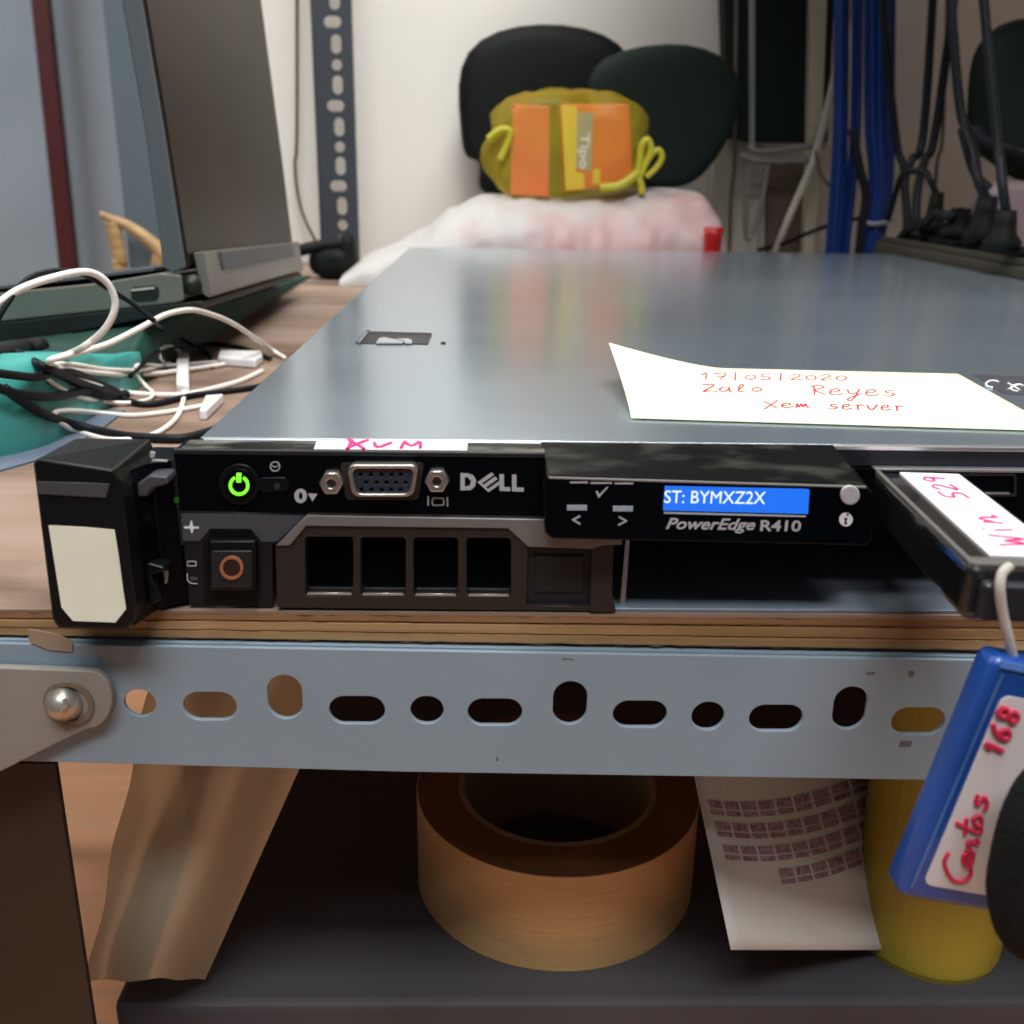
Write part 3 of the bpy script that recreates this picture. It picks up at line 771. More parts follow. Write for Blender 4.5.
# ================================================================== NOTE ON THE SERVER
def note_z(s, t):  # curls up at the left
    return .5 + 9*max(0, (.36-s)/.36)**2.0*(t**1.5)
note_c = {'bl': atz(631, 418, .5), 'br': atz(1060, 431, .5), 'tr': atz(958, 374, .5), 'tl': atz(643, 366.5, .5)}
NB = 30
bm = B(); gr = []
tlx = atz(612, 356, .5)
for i in range(NB+1):
    row = []
    for j in range(13):
        s, t = i/NB, j/12
        b0 = note_c['bl'].lerp(note_c['br'], s); t0 = note_c['tl'].lerp(note_c['tr'], s)
        p = b0.lerp(t0, t)
        k2 = max(0, (.25-s)/.25)
        p = p + (atz(609, 343, 13) - note_c['tl'])*(k2**1.5*t**1.15)
        row.append(bm.verts.new(p))
    gr.append(row)
for i in range(NB):
    for j in range(12): bm.faces.new((gr[i][j], gr[i+1][j], gr[i+1][j+1], gr[i][j+1]))
note = obj('sticky_note', bm, 'note_paper', None, smooth=True, solid=.25)
tag(note, 'pale yellow paper note with red handwriting and a curled corner on the silver lid', 'note')
from mathutils.bvhtree import BVHTree
_nb = BVHTree.FromPolygons([((v.co + note.location)*1000 - V3((0, 0, ZOFF))) for v in note.data.vertices], [tuple(p.vertices) for p in note.data.polygons])
def npx(items):
    def f(u, v):
        d = (AX*((u-512)/F) - AU*((v-512)/F) + AF).normalized()
        h = _nb.ray_cast(CAM, d)
        return h[0] - d*.35 if h[0] is not None else atz(u, v, .75)
    return f
W1 = []
def word(chars, u0, u1, vb, vt, du=0):
    n = len(chars); w = (u1-u0)/n
    for i, c in enumerate(chars):
        W1.append((c, u0+w*i, vb+du*i, u0+w*(i+.86), vt+du*i))
word('17/05/2020', 699, 850, 379.5, 373.5, .16)
word('Zalo', 702, 766, 392, 385, 0)
word('.', 790, 796, 391, 388)
word('Reyes', 810, 900, 395, 386, .4)
word('Xem', 764, 812, 408, 401.5)
word('server', 828, 906, 409.5, 402, .3)
ik = obj('handwriting', handwriting(B(), W1, npx(0), .32), 'ink_red', note)

# ================================================================== USB STICK IN CLEAR SLEEVE
ZT = -5
A_ = atz(883, 478, ZT); B_ = atz(970, 566, ZT); w_dir = V3((21.5, 0, 0))
A_.y = -5
dl = (B_-A_)
wd = V3((dl.y, -dl.x, 0)).normalized()
if wd.x < 0: wd = -wd
Wd = 22.5; Th = 11.5
usb = thing('usb_stick', A_.lerp(B_, .5)+V3((10, 0, -ZT*0-Th)), 'black flash drive in a clear sleeve with white label plugged into the server front', 'flash drive')
def Up(s, t, h): return A_ + dl*s + wd*(Wd*t) + V3((0, 0, h))
def slab(name, s0, s1, t0, t1, h0, h1, m, bevel, par):
    return obj(name, hexa(B(), [Up(s0, t0, h0), Up(s1, t0, h0), Up(s1, t1, h0), Up(s0, t1, h0)], [Up(s0, t0, h1), Up(s1, t0, h1), Up(s1, t1, h1), Up(s0, t1, h1)]), m, par, bevel=bevel)
sleeve = slab('sleeve', 0.02, 1, 0, 1, -Th, 0, 'clear_black', 2.0, usb)
slab('sleeve_rim', .03, .98, .02, .07, -1.2, .35, 'clear_rim', .3, sleeve)
slab('sleeve_rim', .93, .985, .05, .95, -1.5, .3, 'clear_rim', .4, sleeve)
slab('end_cap', 1, 1.05, .08, .92, -Th+1.5, -2.2, 'usb_inner', 1.2, usb)
ulab = slab('paper_label', .06, .92, .25, .89, -.2, .55, 'white_tape', .25, usb)
def umap(s, t):   # s runs along the stick toward the server, t across
    return Up(.90-.85*s, .14+.76*t, .8)
bm = B()
# letters read from the near end; their tops face the left edge
def um2(s, t): return Up(s, t, .72)
IT = []
def uw(chars, s0, s1, t0, t1):
    n = len(chars); w = (s1-s0)/n
    for i, c in enumerate(chars): IT.append((c, s0+w*i, t0, s0+w*(i+.85), t1))
uw('Win', .84, .54, .70, .42)
uw('529', .38, .10, .66, .42)
obj('handwriting', handwriting(bm, IT, um2, .21), 'ink_pink', ulab)
# cord
cd = [aty(1010, 566, -73), aty(1002, 574, -74), aty(1000, 590, -75), aty(1003, 615, -75), aty(1009, 640, -75), aty(1015, 668, -74)]
o = obj('lanyard', tube(B(), cd, .95, 10), 'cord_grey', None, smooth=True)
tag(o, 'short greyish white cord looping from the flash drive down to the blue case', 'cord')

# ================================================================== BLUE CASE
CY = -74
O_ = aty(985, 648, CY); P_ = aty(889, 884, CY)
vv = (O_-P_); Lc = vv.length; Vd = vv.normalized(); Ud = V3((-Vd.z*-1, 0, 0)); Ud = V3((Vd.z, 0, -Vd.x))
Wc = 34
case = thing('hanging_case', P_+V3((15, 0, -12)), 'blue plastic case with white label hanging on a cord in front of the beam', 'case')
cb = obj('case_body', plate([rrect(0, Wc, 0, Lc, 2.2, 5)], 7, P_+V3((0, 3, 0)), Ud, Vd, (0, -1, 0), bevel=1.6), 'case_blue', case, smooth=False)
obj('side_rib', extr(B(), [P_+Ud*1.7+Vd*3+V3((0, -4.1, 0)), P_+Ud*2.3+Vd*3+V3((0, -4.1, 0)), P_+Ud*2.7+Vd*(Lc-3)+V3((0, -4.1, 0)), P_+Ud*2.2+Vd*(Lc-3)+V3((0, -4.1, 0))], (0, -.35, 0)), 'case_edge', cb)
obj('top_rim', extr(B(), [P_+Ud*1.5+Vd*(Lc-1.6)+V3((0, -4.0, 0)), P_+Ud*(Wc-1)+Vd*(Lc-1.6)+V3((0, -4.0, 0)), P_+Ud*(Wc-1)+Vd*(Lc-.4)+V3((0, -3.6, 0)), P_+Ud*1.5+Vd*(Lc-.4)+V3((0, -3.6, 0))], (0, -.5, 0)), 'case_edge', cb)
clab = obj('paper_label', plate([rrect(4.1, Wc-3, 4.3, Lc-7.0, 1.8, 5)], .35, P_+V3((0, -3.95, 0)), Ud, Vd, (0, -1, 0)), 'label_paper', case)
clab.data.materials[0] = mat('label_pinkish', (.70, .64, .62), .6)
bm = B()
def cline(p, q, h):
    def f(s_, t):
        return aty(p[0]+(q[0]-p[0])*s_ - h*.92*t, p[1]+(q[1]-p[1])*s_ - h*.40*t, CY-4.6)
    return f
handwriting(bm, [('C', 0, 0, .30, 1.0), ('e', .20, .02, .42, .55), ('n', .38, .0, .58, .55), ('t', .56, 0, .76, .85), ('o', .70, .05, .88, .6), ('s', .92, .05, 1.12, .75)], cline((966, 886), (988, 806), 27), .42)
handwriting(bm, [('1', .0, 0, .2, .9), ('6', .28, 0, .56, 1), ('8', .62, 0, .95, 1)], cline((1001, 756), (1022, 708), 20), .5)
obj('handwriting', bm, 'ink_red', clab)
# black padded thing in front
bc = aty(1065, 860, -92)
bm = B(); blob(bm, bc, (12.6, 8, 22), 2.6, .03, .1, 40, 26)
o = obj('foam_cover', bm, 'cloth_black', None, smooth=True)
tag(o, 'black rounded fabric cover in front of the blue case at the right edge', 'cover')

# ================================================================== UNDER THE SHELF
BZ = -214
o = obj('storage_box', box(B(), -58, 420, 36, 420, -ZOFF, BZ), 'box_dark', None, bevel=3)
tag(o, 'dark storage box standing on the floor under the shelf', 'box')
# roll of packing tape
TC = atz(563, 790, -172)
fr = atz(563, 877, -172)
R_ = 57.0
tc_ = V3((fr.x+1.5, fr.y+R_, BZ))
Ht = 42
tr = thing('tape_roll', tc_, 'brown roll of packing tape lying flat on the dark box under the beam', 'tape')
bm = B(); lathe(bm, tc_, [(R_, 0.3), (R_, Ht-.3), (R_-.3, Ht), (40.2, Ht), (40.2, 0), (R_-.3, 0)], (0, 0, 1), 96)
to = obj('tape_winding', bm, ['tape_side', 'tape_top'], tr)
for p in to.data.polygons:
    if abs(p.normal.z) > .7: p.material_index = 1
bm = B(); lathe(bm, tc_, [(40.2, .5), (40.2, Ht+.4), (38, Ht+.4), (38, .5)], (0, 0, 1), 96)
obj('cardboard_core', bm, 'tape_core', tr, smooth=False)

# paper sheet printed with pink label rows
def pz(u, v):  # sheet leans back, curling to the right
    y = 20 + (u-693)*.25 + (896-v)*.22
    return aty(u, v, y)
bm = B(); NI, NJ = 16, 16; g = []
for i in range(NI+1):
    row = []
    for j in range(NJ+1):
        s, t = i/NI, j/NJ
        u = 686 + 30*t*1.5 + (880-686)*s; v = 735 + 215*t
        row.append(bm.verts.new(pz(u, v)))
    g.append(row)
for i in range(NI):
    for j in range(NJ): bm.faces.new((g[i][j], g[i+1][j], g[i+1][j+1], g[i][j+1]))
sheet = obj('label_sheet', bm, 'sheet_paper', None, smooth=True, solid=.3)
tag(sheet, 'white paper sheet with rows of small pinkish labels beside the tape roll', 'paper')
bm = B()
def pq(u, v): return pz(u, v) + V3((0, -.6, 0))
rows_ = [((707, 798), (776, 805), (862, 774)), ((714, 820), (790, 826), (866, 796)), ((722, 843), (798, 848), (868, 818)), ((728, 866), (800, 872), (870, 842))]
for ri, (a, b2, c) in enumerate(rows_):
    for ci in range(9):
        if ri == 3 and ci < 3: continue
        t = ci/8.6; t2 = (ci+.84)/8.6
        def cur(t):
            x = a[0]*(1-t)**2 + 2*b2[0]*t*(1-t)*1.0 + c[0]*t*t; y = a[1]*(1-t)**2+2*(b2[1]+5)*t*(1-t)+c[1]*t*t
            return x, y
        x0, y0 = cur(t); x1, y1 = cur(t2)
        def q(x, y): return bm.verts.new(pq(x, y))
        bm.faces.new((q(x0, y0), q(x1, y1), q(x1+2.5, y1+8), q(x0+2.5, y0+8)))
        bm.faces.new((q(x0+2.8, y0+10), q(x1+2.8, y1+10), q(x1+4, y1+15), q(x0+4, y0+15)))
bl_ = obj('printed_labels', bm, 'ink_label', sheet)
# yellow tub
yc = aty(930, 860, 60)
bm = B(); lathe(bm, (yc.x+8, 70, BZ), [(.01, 0), (26, 0), (27, 3), (29, 112), (27.5, 112), (25.5, 4), (.01, 4)], (0, 0, 1), 48, closed=False)
o = obj('yellow_tub', bm, 'yellow_plastic', None, smooth=False)
tag(o, 'dull yellow round tub standing behind the blue case', 'tub')
# brown translucent film hanging at the left of the box
bm = B(); NI, NJ = 30, 30; g = []
for i in range(NI+1):
    row = []
    for j in range(NJ+1):
        s, t = i/NI, j/NJ
        v = 660 + 320*t
        ul = 146 - 28*(v-700)/130 + 2*math.sin(v*.05); ur = 330 - 58*(v-700)/130
        u = ul + (ur-ul)*s
        y = 6 + 14*math.sin(s*PI*2.2+.5) * .5 + 22*s + 8*t
        row.append(bm.verts.new(aty(u, v, y) + V3((0, 3*noise.noise(V3((s*4, t*3, 1))), 0))))
    g.append(row)
for i in range(NI):
    for j in range(NJ): bm.faces.new((g[i][j], g[i+1][j], g[i+1][j+1], g[i][j+1]))
film = obj('plastic_film', bm, 'film_brown', None, smooth=True)
tag(film, 'translucent brownish plastic film hanging behind the beam at left of the dark box', 'plastic film')

# ================================================================== LAPTOP
LX = 288
EV = V3((-12, 354, -17))
def lp_(px): return [aty(u, v, LX) for u, v in px]
lap = thing('laptop', aty(100, 312, LX)+V3((0, 130, -12)), 'open grey laptop seen from its hinge side resting on a dark green cloth', 'laptop')
base = obj('laptop_base', extr(B(), lp_([(-210, 317), (0, 293), (100, 283), (160, 273), (181, 275), (184, 300), (176, 303), (0, 322), (-210, 345)]), EV), 'laptop_silver', lap, bevel=1.0)
obj('bottom_shell', extr(B(), lp_([(-210, 345.5), (0, 322.5), (176, 303.5), (200, 301), (204, 309), (150, 318), (0, 347), (-210, 349)]), EV*.99), 'laptop_black', lap, bevel=1)
# keyboard deck plate
nr = lp_([(-205, 315), (0, 291.5), (150, 272.5)])
dk = [p+V3((0, 6, .4)) for p in nr]
obj('keyboard_deck', hexa(B(), [dk[0], dk[2], dk[2]+EV*.95, dk[0]+EV*.95], [p+V3((0, 0, 1.4)) for p in (dk[0], dk[2], dk[2]+EV*.95, dk[0]+EV*.95)]), 'laptop_grey', base)
pt = plate([[(p.x, p.z) for p in lp_([(131, 290), (134, 287), (155, 285.5), (159, 288), (159, 297), (156, 300.5), (137, 302), (132, 299)])]], .8, (0, LX, 0), bevel=.2)
po = obj('side_port', pt, 'laptop_black', base)
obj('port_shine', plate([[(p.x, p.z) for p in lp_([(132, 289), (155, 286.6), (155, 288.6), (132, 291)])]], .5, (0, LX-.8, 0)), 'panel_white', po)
# lid
lidp = lp_([(38, -290), (60, -290), (143, 128), (163, 128), (172, 210), (182, 262), (184, 270), (172, 273), (163, 268), (158, 240)])
lid_out = lp_([(50, -400), (75, -400), (164, 128), (186, 268), (172, 273), (163, 268), (144, 128)])
lid = obj('lid', extr(B(), lid_out, EV*.98), 'laptop_grey', lap, bevel=1.2)
# dark glossy outer cover
co = lp_([(78, -395), (81, -395), (167.5, 128), (189, 266), (186, 268), (164.4, 128)])
obj('lid_cover', extr(B(), [p+V3((0, 1, 0)) for p in co], EV*.97), 'laptop_lid', lid)
# battery bulge on the hinge side
bat = obj('battery', extr(B(), [aty(u, v, LX+6) for u, v in ((193, 253), (203, 251), (212, 296), (208, 298), (202, 294))], EV*.93), 'laptop_silver', lap, bevel=.8)
a0, a1 = aty(203, 251, LX+6), aty(212, 296, LX+6)
st0, st1 = a0.lerp(a1, .05), a0.lerp(a1, .48)
obj('battery_step', extr(B(), [st0+EV*.10, st1+EV*.10, st1+EV*.10+V3((1.5, 0, 0)), st0+EV*.10+V3((1.5, 0, 0))], EV*.70), 'laptop_grey', bat, bevel=.5)
obj('hinge', tube(B(), [aty(190, 285, LX+2), aty(190, 285, LX+2)+EV*.96], 5.2, 16, 0), 'laptop_black', lap, smooth=True)

# chair far behind
CHY = 965
chair = thing('wooden_chair', (aty(130, 250, CHY).x-60, CHY-150, -ZOFF), 'curved light wooden chair back seen beyond the laptop deck', 'chair')
def cpt(u, v, y=CHY): return aty(u, v, y)
obj('top_rail', tube(B(), [cpt(100, 214), cpt(112, 219), cpt(130, 227), cpt(148, 240), cpt(165, 256), cpt(176, 276)], lambda t: 3.5+7*t, 12), 'chair_wood', chair, smooth=True)
obj('back_post', tube(B(), [cpt(112, 222), cpt(116, 240), cpt(120, 262), cpt(122, 290), V3((cpt(122, 300).x, CHY, -420))], lambda t: 8.5, 12), 'chair_wood', chair, smooth=True)
obj('back_post', tube(B(), [cpt(176, 276), V3((-318, CHY, -60)), V3((-318, CHY, -420))], 8, 12), 'chair_wood', chair, smooth=True)
cx0, cx1 = -690, -240
for x in (cx0, cx1):
    for y in (CHY-2, CHY-255):
        obj('leg', tube(B(), [V3((x, y, -400)), V3((x, y, -ZOFF))], 14, 12, 0), 'chair_wood', chair, smooth=True)
obj('seat', box(B(), cx0-15, cx1+13, CHY-272, CHY+12, -425, -400), 'chair_wood', chair, bevel=6)

# ================================================================== TEAL BAG AND MAT
edge = [atz(-60, 505, SH), atz(0, 462, SH), atz(62, 446, SH), atz(108, 416, SH), atz(150, 388, SH), atz(215, 345, SH), atz(270, 308, SH), atz(318, 276, SH)]
EP = smooth_path(edge[1:], 6)
YS = 262.0
def bag_sheet(rows_e):
    bm = B(); g = []
    for e in rows_e:
        row = []
        for i in range(26):
            t = i/25
            if t < .4:
                k2 = t/.4
                x = e.x - 14*k2**2 - 5; z = SH + .3 + 40*math.sin(k2*PI/2)
            else:
                k2 = (t-.4)/.6
                x = e.x - 19 - 230*k2; z = SH + 40.3 - 36*k2
            lap_z = -7.5 + (x+87)*.15 - .05*(e.y-288)
            z = min(z, lap_z-1.5) if e.y > 275 else min(z, 62 - .174*((e.y+244)*.95+20))
            n_ = 3.2*noise.noise(V3((x*.04, e.y*.022, z*.05))) + 1.6*noise.noise(V3((x*.11, e.y*.07, z*.12)))
            if t > .02: x += n_*1.2; z += min(n_, 1.0)*.9
            row.append(bm.verts.new((x, e.y, max(z, SH+.2))))
        g.append(row)
    for r0, r1 in zip(g, g[1:]):
        for i in range(25): bm.faces.new((r0[i], r0[i+1], r1[i+1], r1[i]))
    for row in (g[0], g[-1]):
        bot = [bm.verts.new((v.co.x, v.co.y, SH+.15)) for v in row]
        for i in range(25):
            try: bm.faces.new((row[i], row[i+1], bot[i+1], bot[i]))
            except ValueError: pass
    return bm
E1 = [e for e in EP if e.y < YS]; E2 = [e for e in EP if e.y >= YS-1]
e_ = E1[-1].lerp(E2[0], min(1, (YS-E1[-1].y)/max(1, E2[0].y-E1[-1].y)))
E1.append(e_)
o = obj('teal_bag', bag_sheet(E1), 'teal_bag', None, smooth=True)
tag(o, 'crumpled teal plastic bag lying in front of the laptop under the cables', 'bag')
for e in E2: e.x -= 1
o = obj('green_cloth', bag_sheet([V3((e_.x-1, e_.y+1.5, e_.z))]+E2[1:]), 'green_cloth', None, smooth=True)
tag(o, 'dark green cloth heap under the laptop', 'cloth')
m_ = [atz(-20, 478, SH), atz(60, 455, SH), atz(105, 428, SH), atz(125, 412, SH)]
mp_ = [p+V3((0, 0, .05)) for p in m_] + [m_[-1]+V3((-120, 20, .05)), m_[0]+V3((-120, 0, .05))]
o = obj('flat_mat', extr(B(), mp_, (0, 0, .8)), 'mat_blue', None)
tag(o, 'blue-grey flat sheet peeking out under the teal bag', 'mat')

from mathutils.bvhtree import BVHTree
def bvh_of(names):
    vs, fs = [], []
    for nm in names:
        q = bpy.data.objects[nm]; k0 = len(vs)
        vs += [((v.co + q.location)*1000 - V3((0, 0, ZOFF))) for v in q.data.vertices]
        fs += [tuple(i+k0 for i in p.vertices) for p in q.data.polygons]
    return BVHTree.FromPolygons(vs, fs)
BVH = bvh_of(['teal_bag', 'green_cloth', 'flat_mat'])
def rest(u, v, up, r):
    """point resting on the bag or the wood under pixel u, v, raised by up"""
    d = (AX*((u-512)/F) - AU*((v-512)/F) + AF).normalized()
    w_ = atz(u, v, SH+r+up)
    h = BVH.ray_cast(CAM, d)
    if h[0] is not None and (h[0]-CAM).length < (w_-CAM).length + 3:
        n = h[1] if h[1].dot(d) < 0 else -h[1]
        q = h[0] + n*(r+up)*1.1
        # slide back onto the sight line
        t = (q-CAM).dot(d)
        return CAM + d*(t - .5*r)
    return w_
# ================================================================== CABLES ON THE LEFT
def cable(name, pts, r, m, label, cat='cable', group=None):
    P = []
    for q in pts:
        if len(q) == 3: P.append(rest(q[0], q[1], max(0, q[2]-WB)*.35, r))
        else: P.append(at(q[0], q[1], q[2], q[3]))
    o = obj(name, tube(B(), P, r, 10), m, None, smooth=True)
    return tag(o, label, cat, group)
T = SH+40
WB = SH+2.2
cable('white_cable', [(-12, 308, 'y', 110), (0, 302, 'y', 112), (20, 289, 'y', 116), (48, 279, 'y', 122), (78, 272, 'y', 130), (95, 274, 'y', 136), (108, 284, 'y', 140), (115, 300, 'y', 142),
                      (113, 315, 'y', 142), (104, 330, 'y', 142), (92, 341, 'y', 142), (80, 349, 'y', 142), (66, 355, WB+6), (50, 361, WB+3), (60, 369, WB+2), (80, 379, WB), (105, 388, WB), (130, 393, WB), (160, 395, WB), (188, 394, WB), (215, 388, WB), (240, 381, WB), (262, 371, WB)], 1.35, 'white_cable',
      'white cable with the tall loop in front of the laptop')
cable('white_cable', [(285, 358, WB), (272, 350, 'y', 352), (255, 338, 'y', 322), (230, 322, 'y', 290), (205, 312.5, 'y', 262), (188, 310, 'y', 240), (165, 315, 'y', 215), (140, 328, 'y', 190), (110, 343, 'y', 168), (85, 351, 'y', 154), (62, 357, 'y', 147), (49, 361, 'y', 144),
                      (56, 366, WB+6), (75, 370, WB+5), (110, 374, WB+4), (150, 374, WB+3), (190, 369, WB+2), (225, 364, WB+2)], 1.25, 'white_cable',
      'white cable rising in a long low arch behind the white clip')
cable('white_cable', [(170, 363, WB+4), (160, 366, WB+4), (145, 364, WB+4), (136, 366, WB+4), (136, 374, WB+4), (146, 386, WB+3), (153, 393, WB+3), (149, 399, WB+2), (133, 402.5, WB+2), (108, 402, WB+3), (80, 397, WB+5), (60, 388, WB+7), (46, 377, WB+10), (42, 368, WB+12),
                      (50, 364, WB+12), (75, 364.5, WB+9), (105, 369, WB+6), (140, 370, WB+5), (165, 366, WB+4), (200, 363, WB+3), (232, 361, WB+3)], .95, 'white_cable',
      'thin white cable lying in a flat loop over the teal bag edge')
cable('white_cable', [(182, 364, WB+3), (181, 355, WB+6), (175, 348, WB+8), (167, 346, WB+8), (160.5, 350, WB+7), (160, 358, WB+5), (166, 365, WB+3)], .95, 'white_cable',
      'small white cable loop standing above the white clip')
cable('white_cable', [(184, 392, WB+1), (183, 402, WB), (178, 415, WB), (168, 426, WB), (152, 435, WB), (130, 439.5, WB), (105, 439, WB), (80, 432, WB), (62, 424, WB+2), (54, 416, WB+3), (58, 411.5, WB+3), (75, 411, WB+2), (100, 413, WB),
                      (130, 415.5, WB-.5), (160, 413, WB-.5), (185, 409, WB-.5), (207, 405, WB-.5)], 1.15, 'white_cable',
      'white cable coiled in the lowest loop nearest the black rack ear')
def slabz(name, px, z, h, m, label, cat, bev=.8):
    o = obj(name, extr(B(), [atz(u, v, z) for u, v in px], (0, 0, h)), m, None, bevel=bev); return tag(o, label, cat)
slabz('cable_clip', [(177, 394), (190, 396), (189.5, 362), (177.5, 363)], SH+.2, 5.5, 'white_plug', 'white plastic cable clip block on the white cables', 'clip', 1.2)
slabz('cable_connector', [(218, 365.5), (256, 368.5), (263, 363), (262, 359), (220, 358.5)], SH+.3, 5, 'white_plug', 'long white connector lying against the server edge', 'connector', 1.2)
slabz('cable_plug', [(200, 420), (207, 420), (224, 403), (206, 404.5)], SH+.2, 4.5, 'white_plug', 'white wedge-shaped plug at the front left corner of the server', 'plug', .8)
cable('black_cable', [(-8, 335, 'y', 108), (0, 316, 'y', 110), (10, 300, 'y', 113), (20, 285, 'y', 117), (38, 274, 'y', 122), (62, 270.5, 'y', 128), (85, 275, 'y', 134), (105, 287, 'y', 140), (130, 302, 'y', 146), (155, 321, 'y', 148)], .95, 'black_cable',
      'thin dark cable looping beside the tall white cable loop')
cable('black_cable', [(150, 318, 'y', 149), (165, 330, WB+14), (185, 340, WB+7), (202, 349, WB), (211, 358, WB), (212, 368, WB)], .9, 'black_cable', 'thin dark cable dropping from the laptop onto the wood')
cable('black_cable', [(130, 376, WB+6), (140, 366, WB+6), (155, 354, WB+4), (175, 347, WB+2), (205, 344, WB), (232, 346, WB), (252, 351, WB), (270, 359, WB)], 1.3, 'black_cable', 'black cable curving over the wood above the white connector')
cable('black_cable', [(-10, 344, WB+22), (15, 352, WB+20), (38, 364, WB+16), (60, 374, WB+12), (82, 384, WB+8), (105, 391, WB+4), (125, 395, WB)], 1.9, 'black_cable', 'thick dark cable running across the teal bag toward the wood')
cable('black_cable', [(-10, 372, WB+20), (12, 375, WB+19), (35, 377, WB+17), (55, 373, WB+15), (75, 373, WB+12), (95, 382, WB+7), (118, 392, WB+2)], 1.7, 'black_cable', 'dark cable crossing the teal bag just under the white cables')
cable('black_cable', [(-10, 384, WB+18), (10, 392, WB+17), (35, 396, WB+14), (60, 396, WB+10), (85, 391, WB+6), (105, 389, WB+3)], 1.8, 'black_cable', 'dark cable sagging along the middle of the teal bag')
cable('black_cable', [(4, 388, WB+18), (22, 401, WB+12), (42, 413, WB+6), (65, 422, WB), (95, 430, WB), (125, 436, WB), (155, 438, WB), (185, 438, WB), (215, 430, WB)], 1.9, 'black_cable', 'black cable slanting down beneath the lowest white loop')
cable('black_cable', [(118, 397, WB), (140, 404, WB-.5), (160, 403, WB-.5), (190, 396, WB-.5), (220, 392, WB-.5), (245, 389, WB-.5), (262, 386, WB-.5)], 1.5, 'black_cable', 'black cable under the white cables reaching the server side')
cable('black_cable', [(-15, 356, WB+24), (5, 352, WB+24), (25, 347, WB+23), (42, 346, WB+22)], 4.2, 'matte_black', 'thick black plug end lying on the teal bag at the left edge', 'plug')
cable('black_cable', [(88, 388, WB+5), (100, 393, WB+3), (114, 396, WB+1), (126, 395, WB+1)], 2.6, 'matte_black', 'dark bundled cable knot at the edge of the teal bag')

# thin wall cable and black plug by the post
cable('brown_cable', [(297, -90, 'y', 990), (297, 128, 'y', 990), (295, 165, 'y', 990), (299, 200, 'y', 990), (306, 222, 'y', 985), (315, 240, 'y', 975), (324, 262, 'y', 975)], 1.8, 'cabinet_brown', 'thin brown cable hanging down the white wall left of the upright')
ad = thing('black_adapter', atz(335, 281, SH), 'black power adapter lump lying at the foot of the slotted upright', 'adapter')
ac = atz(333, 281, SH)
bm = B(); blob(bm, ac+V3((-2, 25, 17)), (24, 24, 17), 2.6, .12, .05, 32, 20, zmin=SH+.2)
obj('adapter_body', bm, 'black_bag', ad, smooth=True)
bm = B(); blob(bm, ac+V3((13, 20, 30)), (9, 12, 17), 2.4, .1, .05, 24, 16)
obj('plug_head', bm, 'black_bag', ad, smooth=True)
obj('strap', tube(B(), [aty(352, 243, ac.y+15), aty(338, 244, ac.y+15), aty(320, 246, ac.y+10), aty(292, 252, ac.y+5)], 6, 10), 'black_bag', ad, smooth=True)

# ================================================================== BACKGROUND HEAP
# white sack: wide low lumpy form behind the server
SKY = 830
wl, wr = aty(352, 240, SKY).x, aty(712, 240, SKY).x
bm = B()
NX, NYY = 70, 26; g = []
TOP = [(352, 268), (372, 252), (400, 240), (430, 226), (450, 208), (480, 196), (520, 194), (560, 198), (600, 197), (640, 190), (670, 188), (695, 192), (707, 205), (712, 262)]
def topv(u):
    for (a, va), (b2, vb) in zip(TOP, TOP[1:]):
        if a <= u <= b2: return va + (vb-va)*(u-a)/(b2-a)
    return TOP[-1][1]
for i in range(NX+1):
    u = 352 + 360*i/NX
    pt_ = aty(u, topv(u), SKY+10); row = []
    for j in range(NYY+1):
        a = PI*j/NYY
        y = SKY + 10 - 95*math.cos(a); zt_ = SH + (pt_.z-SH)*max(0, math.sin(a))**.5
        n_ = 4*noise.noise(V3((u*.03, y*.03, zt_*.03))) + 2*noise.noise(V3((u*.09, y*.08, zt_*.09)))
        if 0 < j < NYY: y -= n_*1.5; zt_ += n_*.7
        row.append(bm.verts.new((pt_.x, y, max(zt_, SH+.1))))
    g.append(row)
for i in range(NX):
    for j in range(NYY): bm.faces.new((g[i][j], g[i+1][j], g[i+1][j+1], g[i][j+1]))
sack = obj('white_sack', bm, 'sack_white', None, smooth=True)
tag(sack, 'crumpled white and pinkish plastic sack lying behind the server', 'sack')

# packets inside the yellow carrier bag
BGY = 800
def boxpx(name, px, y0, depth, m, label, cat='box', bev=1.5, group=None, ztop=None):
    pts = [aty(u, v, y0) for u, v in px]
    for p in pts:
        if p.z < SH: p.z = SH
    o = obj(name, extr(B(), pts, (0, depth, 0)), m, None, bevel=bev); return tag(o, label, cat, group)
boxpx('snack_box', [(513, 104), (550, 106), (549, 197), (511, 195)], BGY, 45, 'red_box', 'plain coral red packet in the left half of the yellow bag')
pk = thing('snack_packet', aty(600, 192, BGY), 'red and yellow snack packet with grey lettered stripe in the yellow bag', 'packet')
obj('packet_body', extr(B(), [aty(u, v, BGY) for u, v in ((560, 104), (630, 104), (634, 185), (565, 192))], (0, 45, 0)), 'orange_red', pk, bevel=2.5)
obj('yellow_stripe', extr(B(), [aty(u, v, BGY) for u, v in ((561, 106), (577, 106), (576, 172), (584, 174), (584, 189), (566, 190))], (0, -1.2, 0)), 'yellow_print', pk)
gs = obj('grey_stripe', extr(B(), [aty(u, v, BGY) for u, v in ((577, 112), (593, 113), (591, 171), (576, 168))], (0, -1.2, 0)), 'grey_print', pk)
a = aty(577.5, 133, BGY-1.3); b2 = aty(577.5, 169, BGY-1.3); c = aty(590, 133, BGY-1.3)
obj('packet_lettering', text_bm('Tipo', (b2-a).length, (c-a).length, V3((a.x, BGY-1.3, a.z)), V3((0, 0, -1)), V3((1, 0, 0)), V3((0, -1, 0)), .5, bold=.3), 'print_white', gs)
obj('yellow_badge', extr(B(), [aty(u, v, BGY) for u, v in ((593, 169), (600, 169), (600, 184), (593, 184))], (0, -1.2, 0)), 'yellow_print', pk)
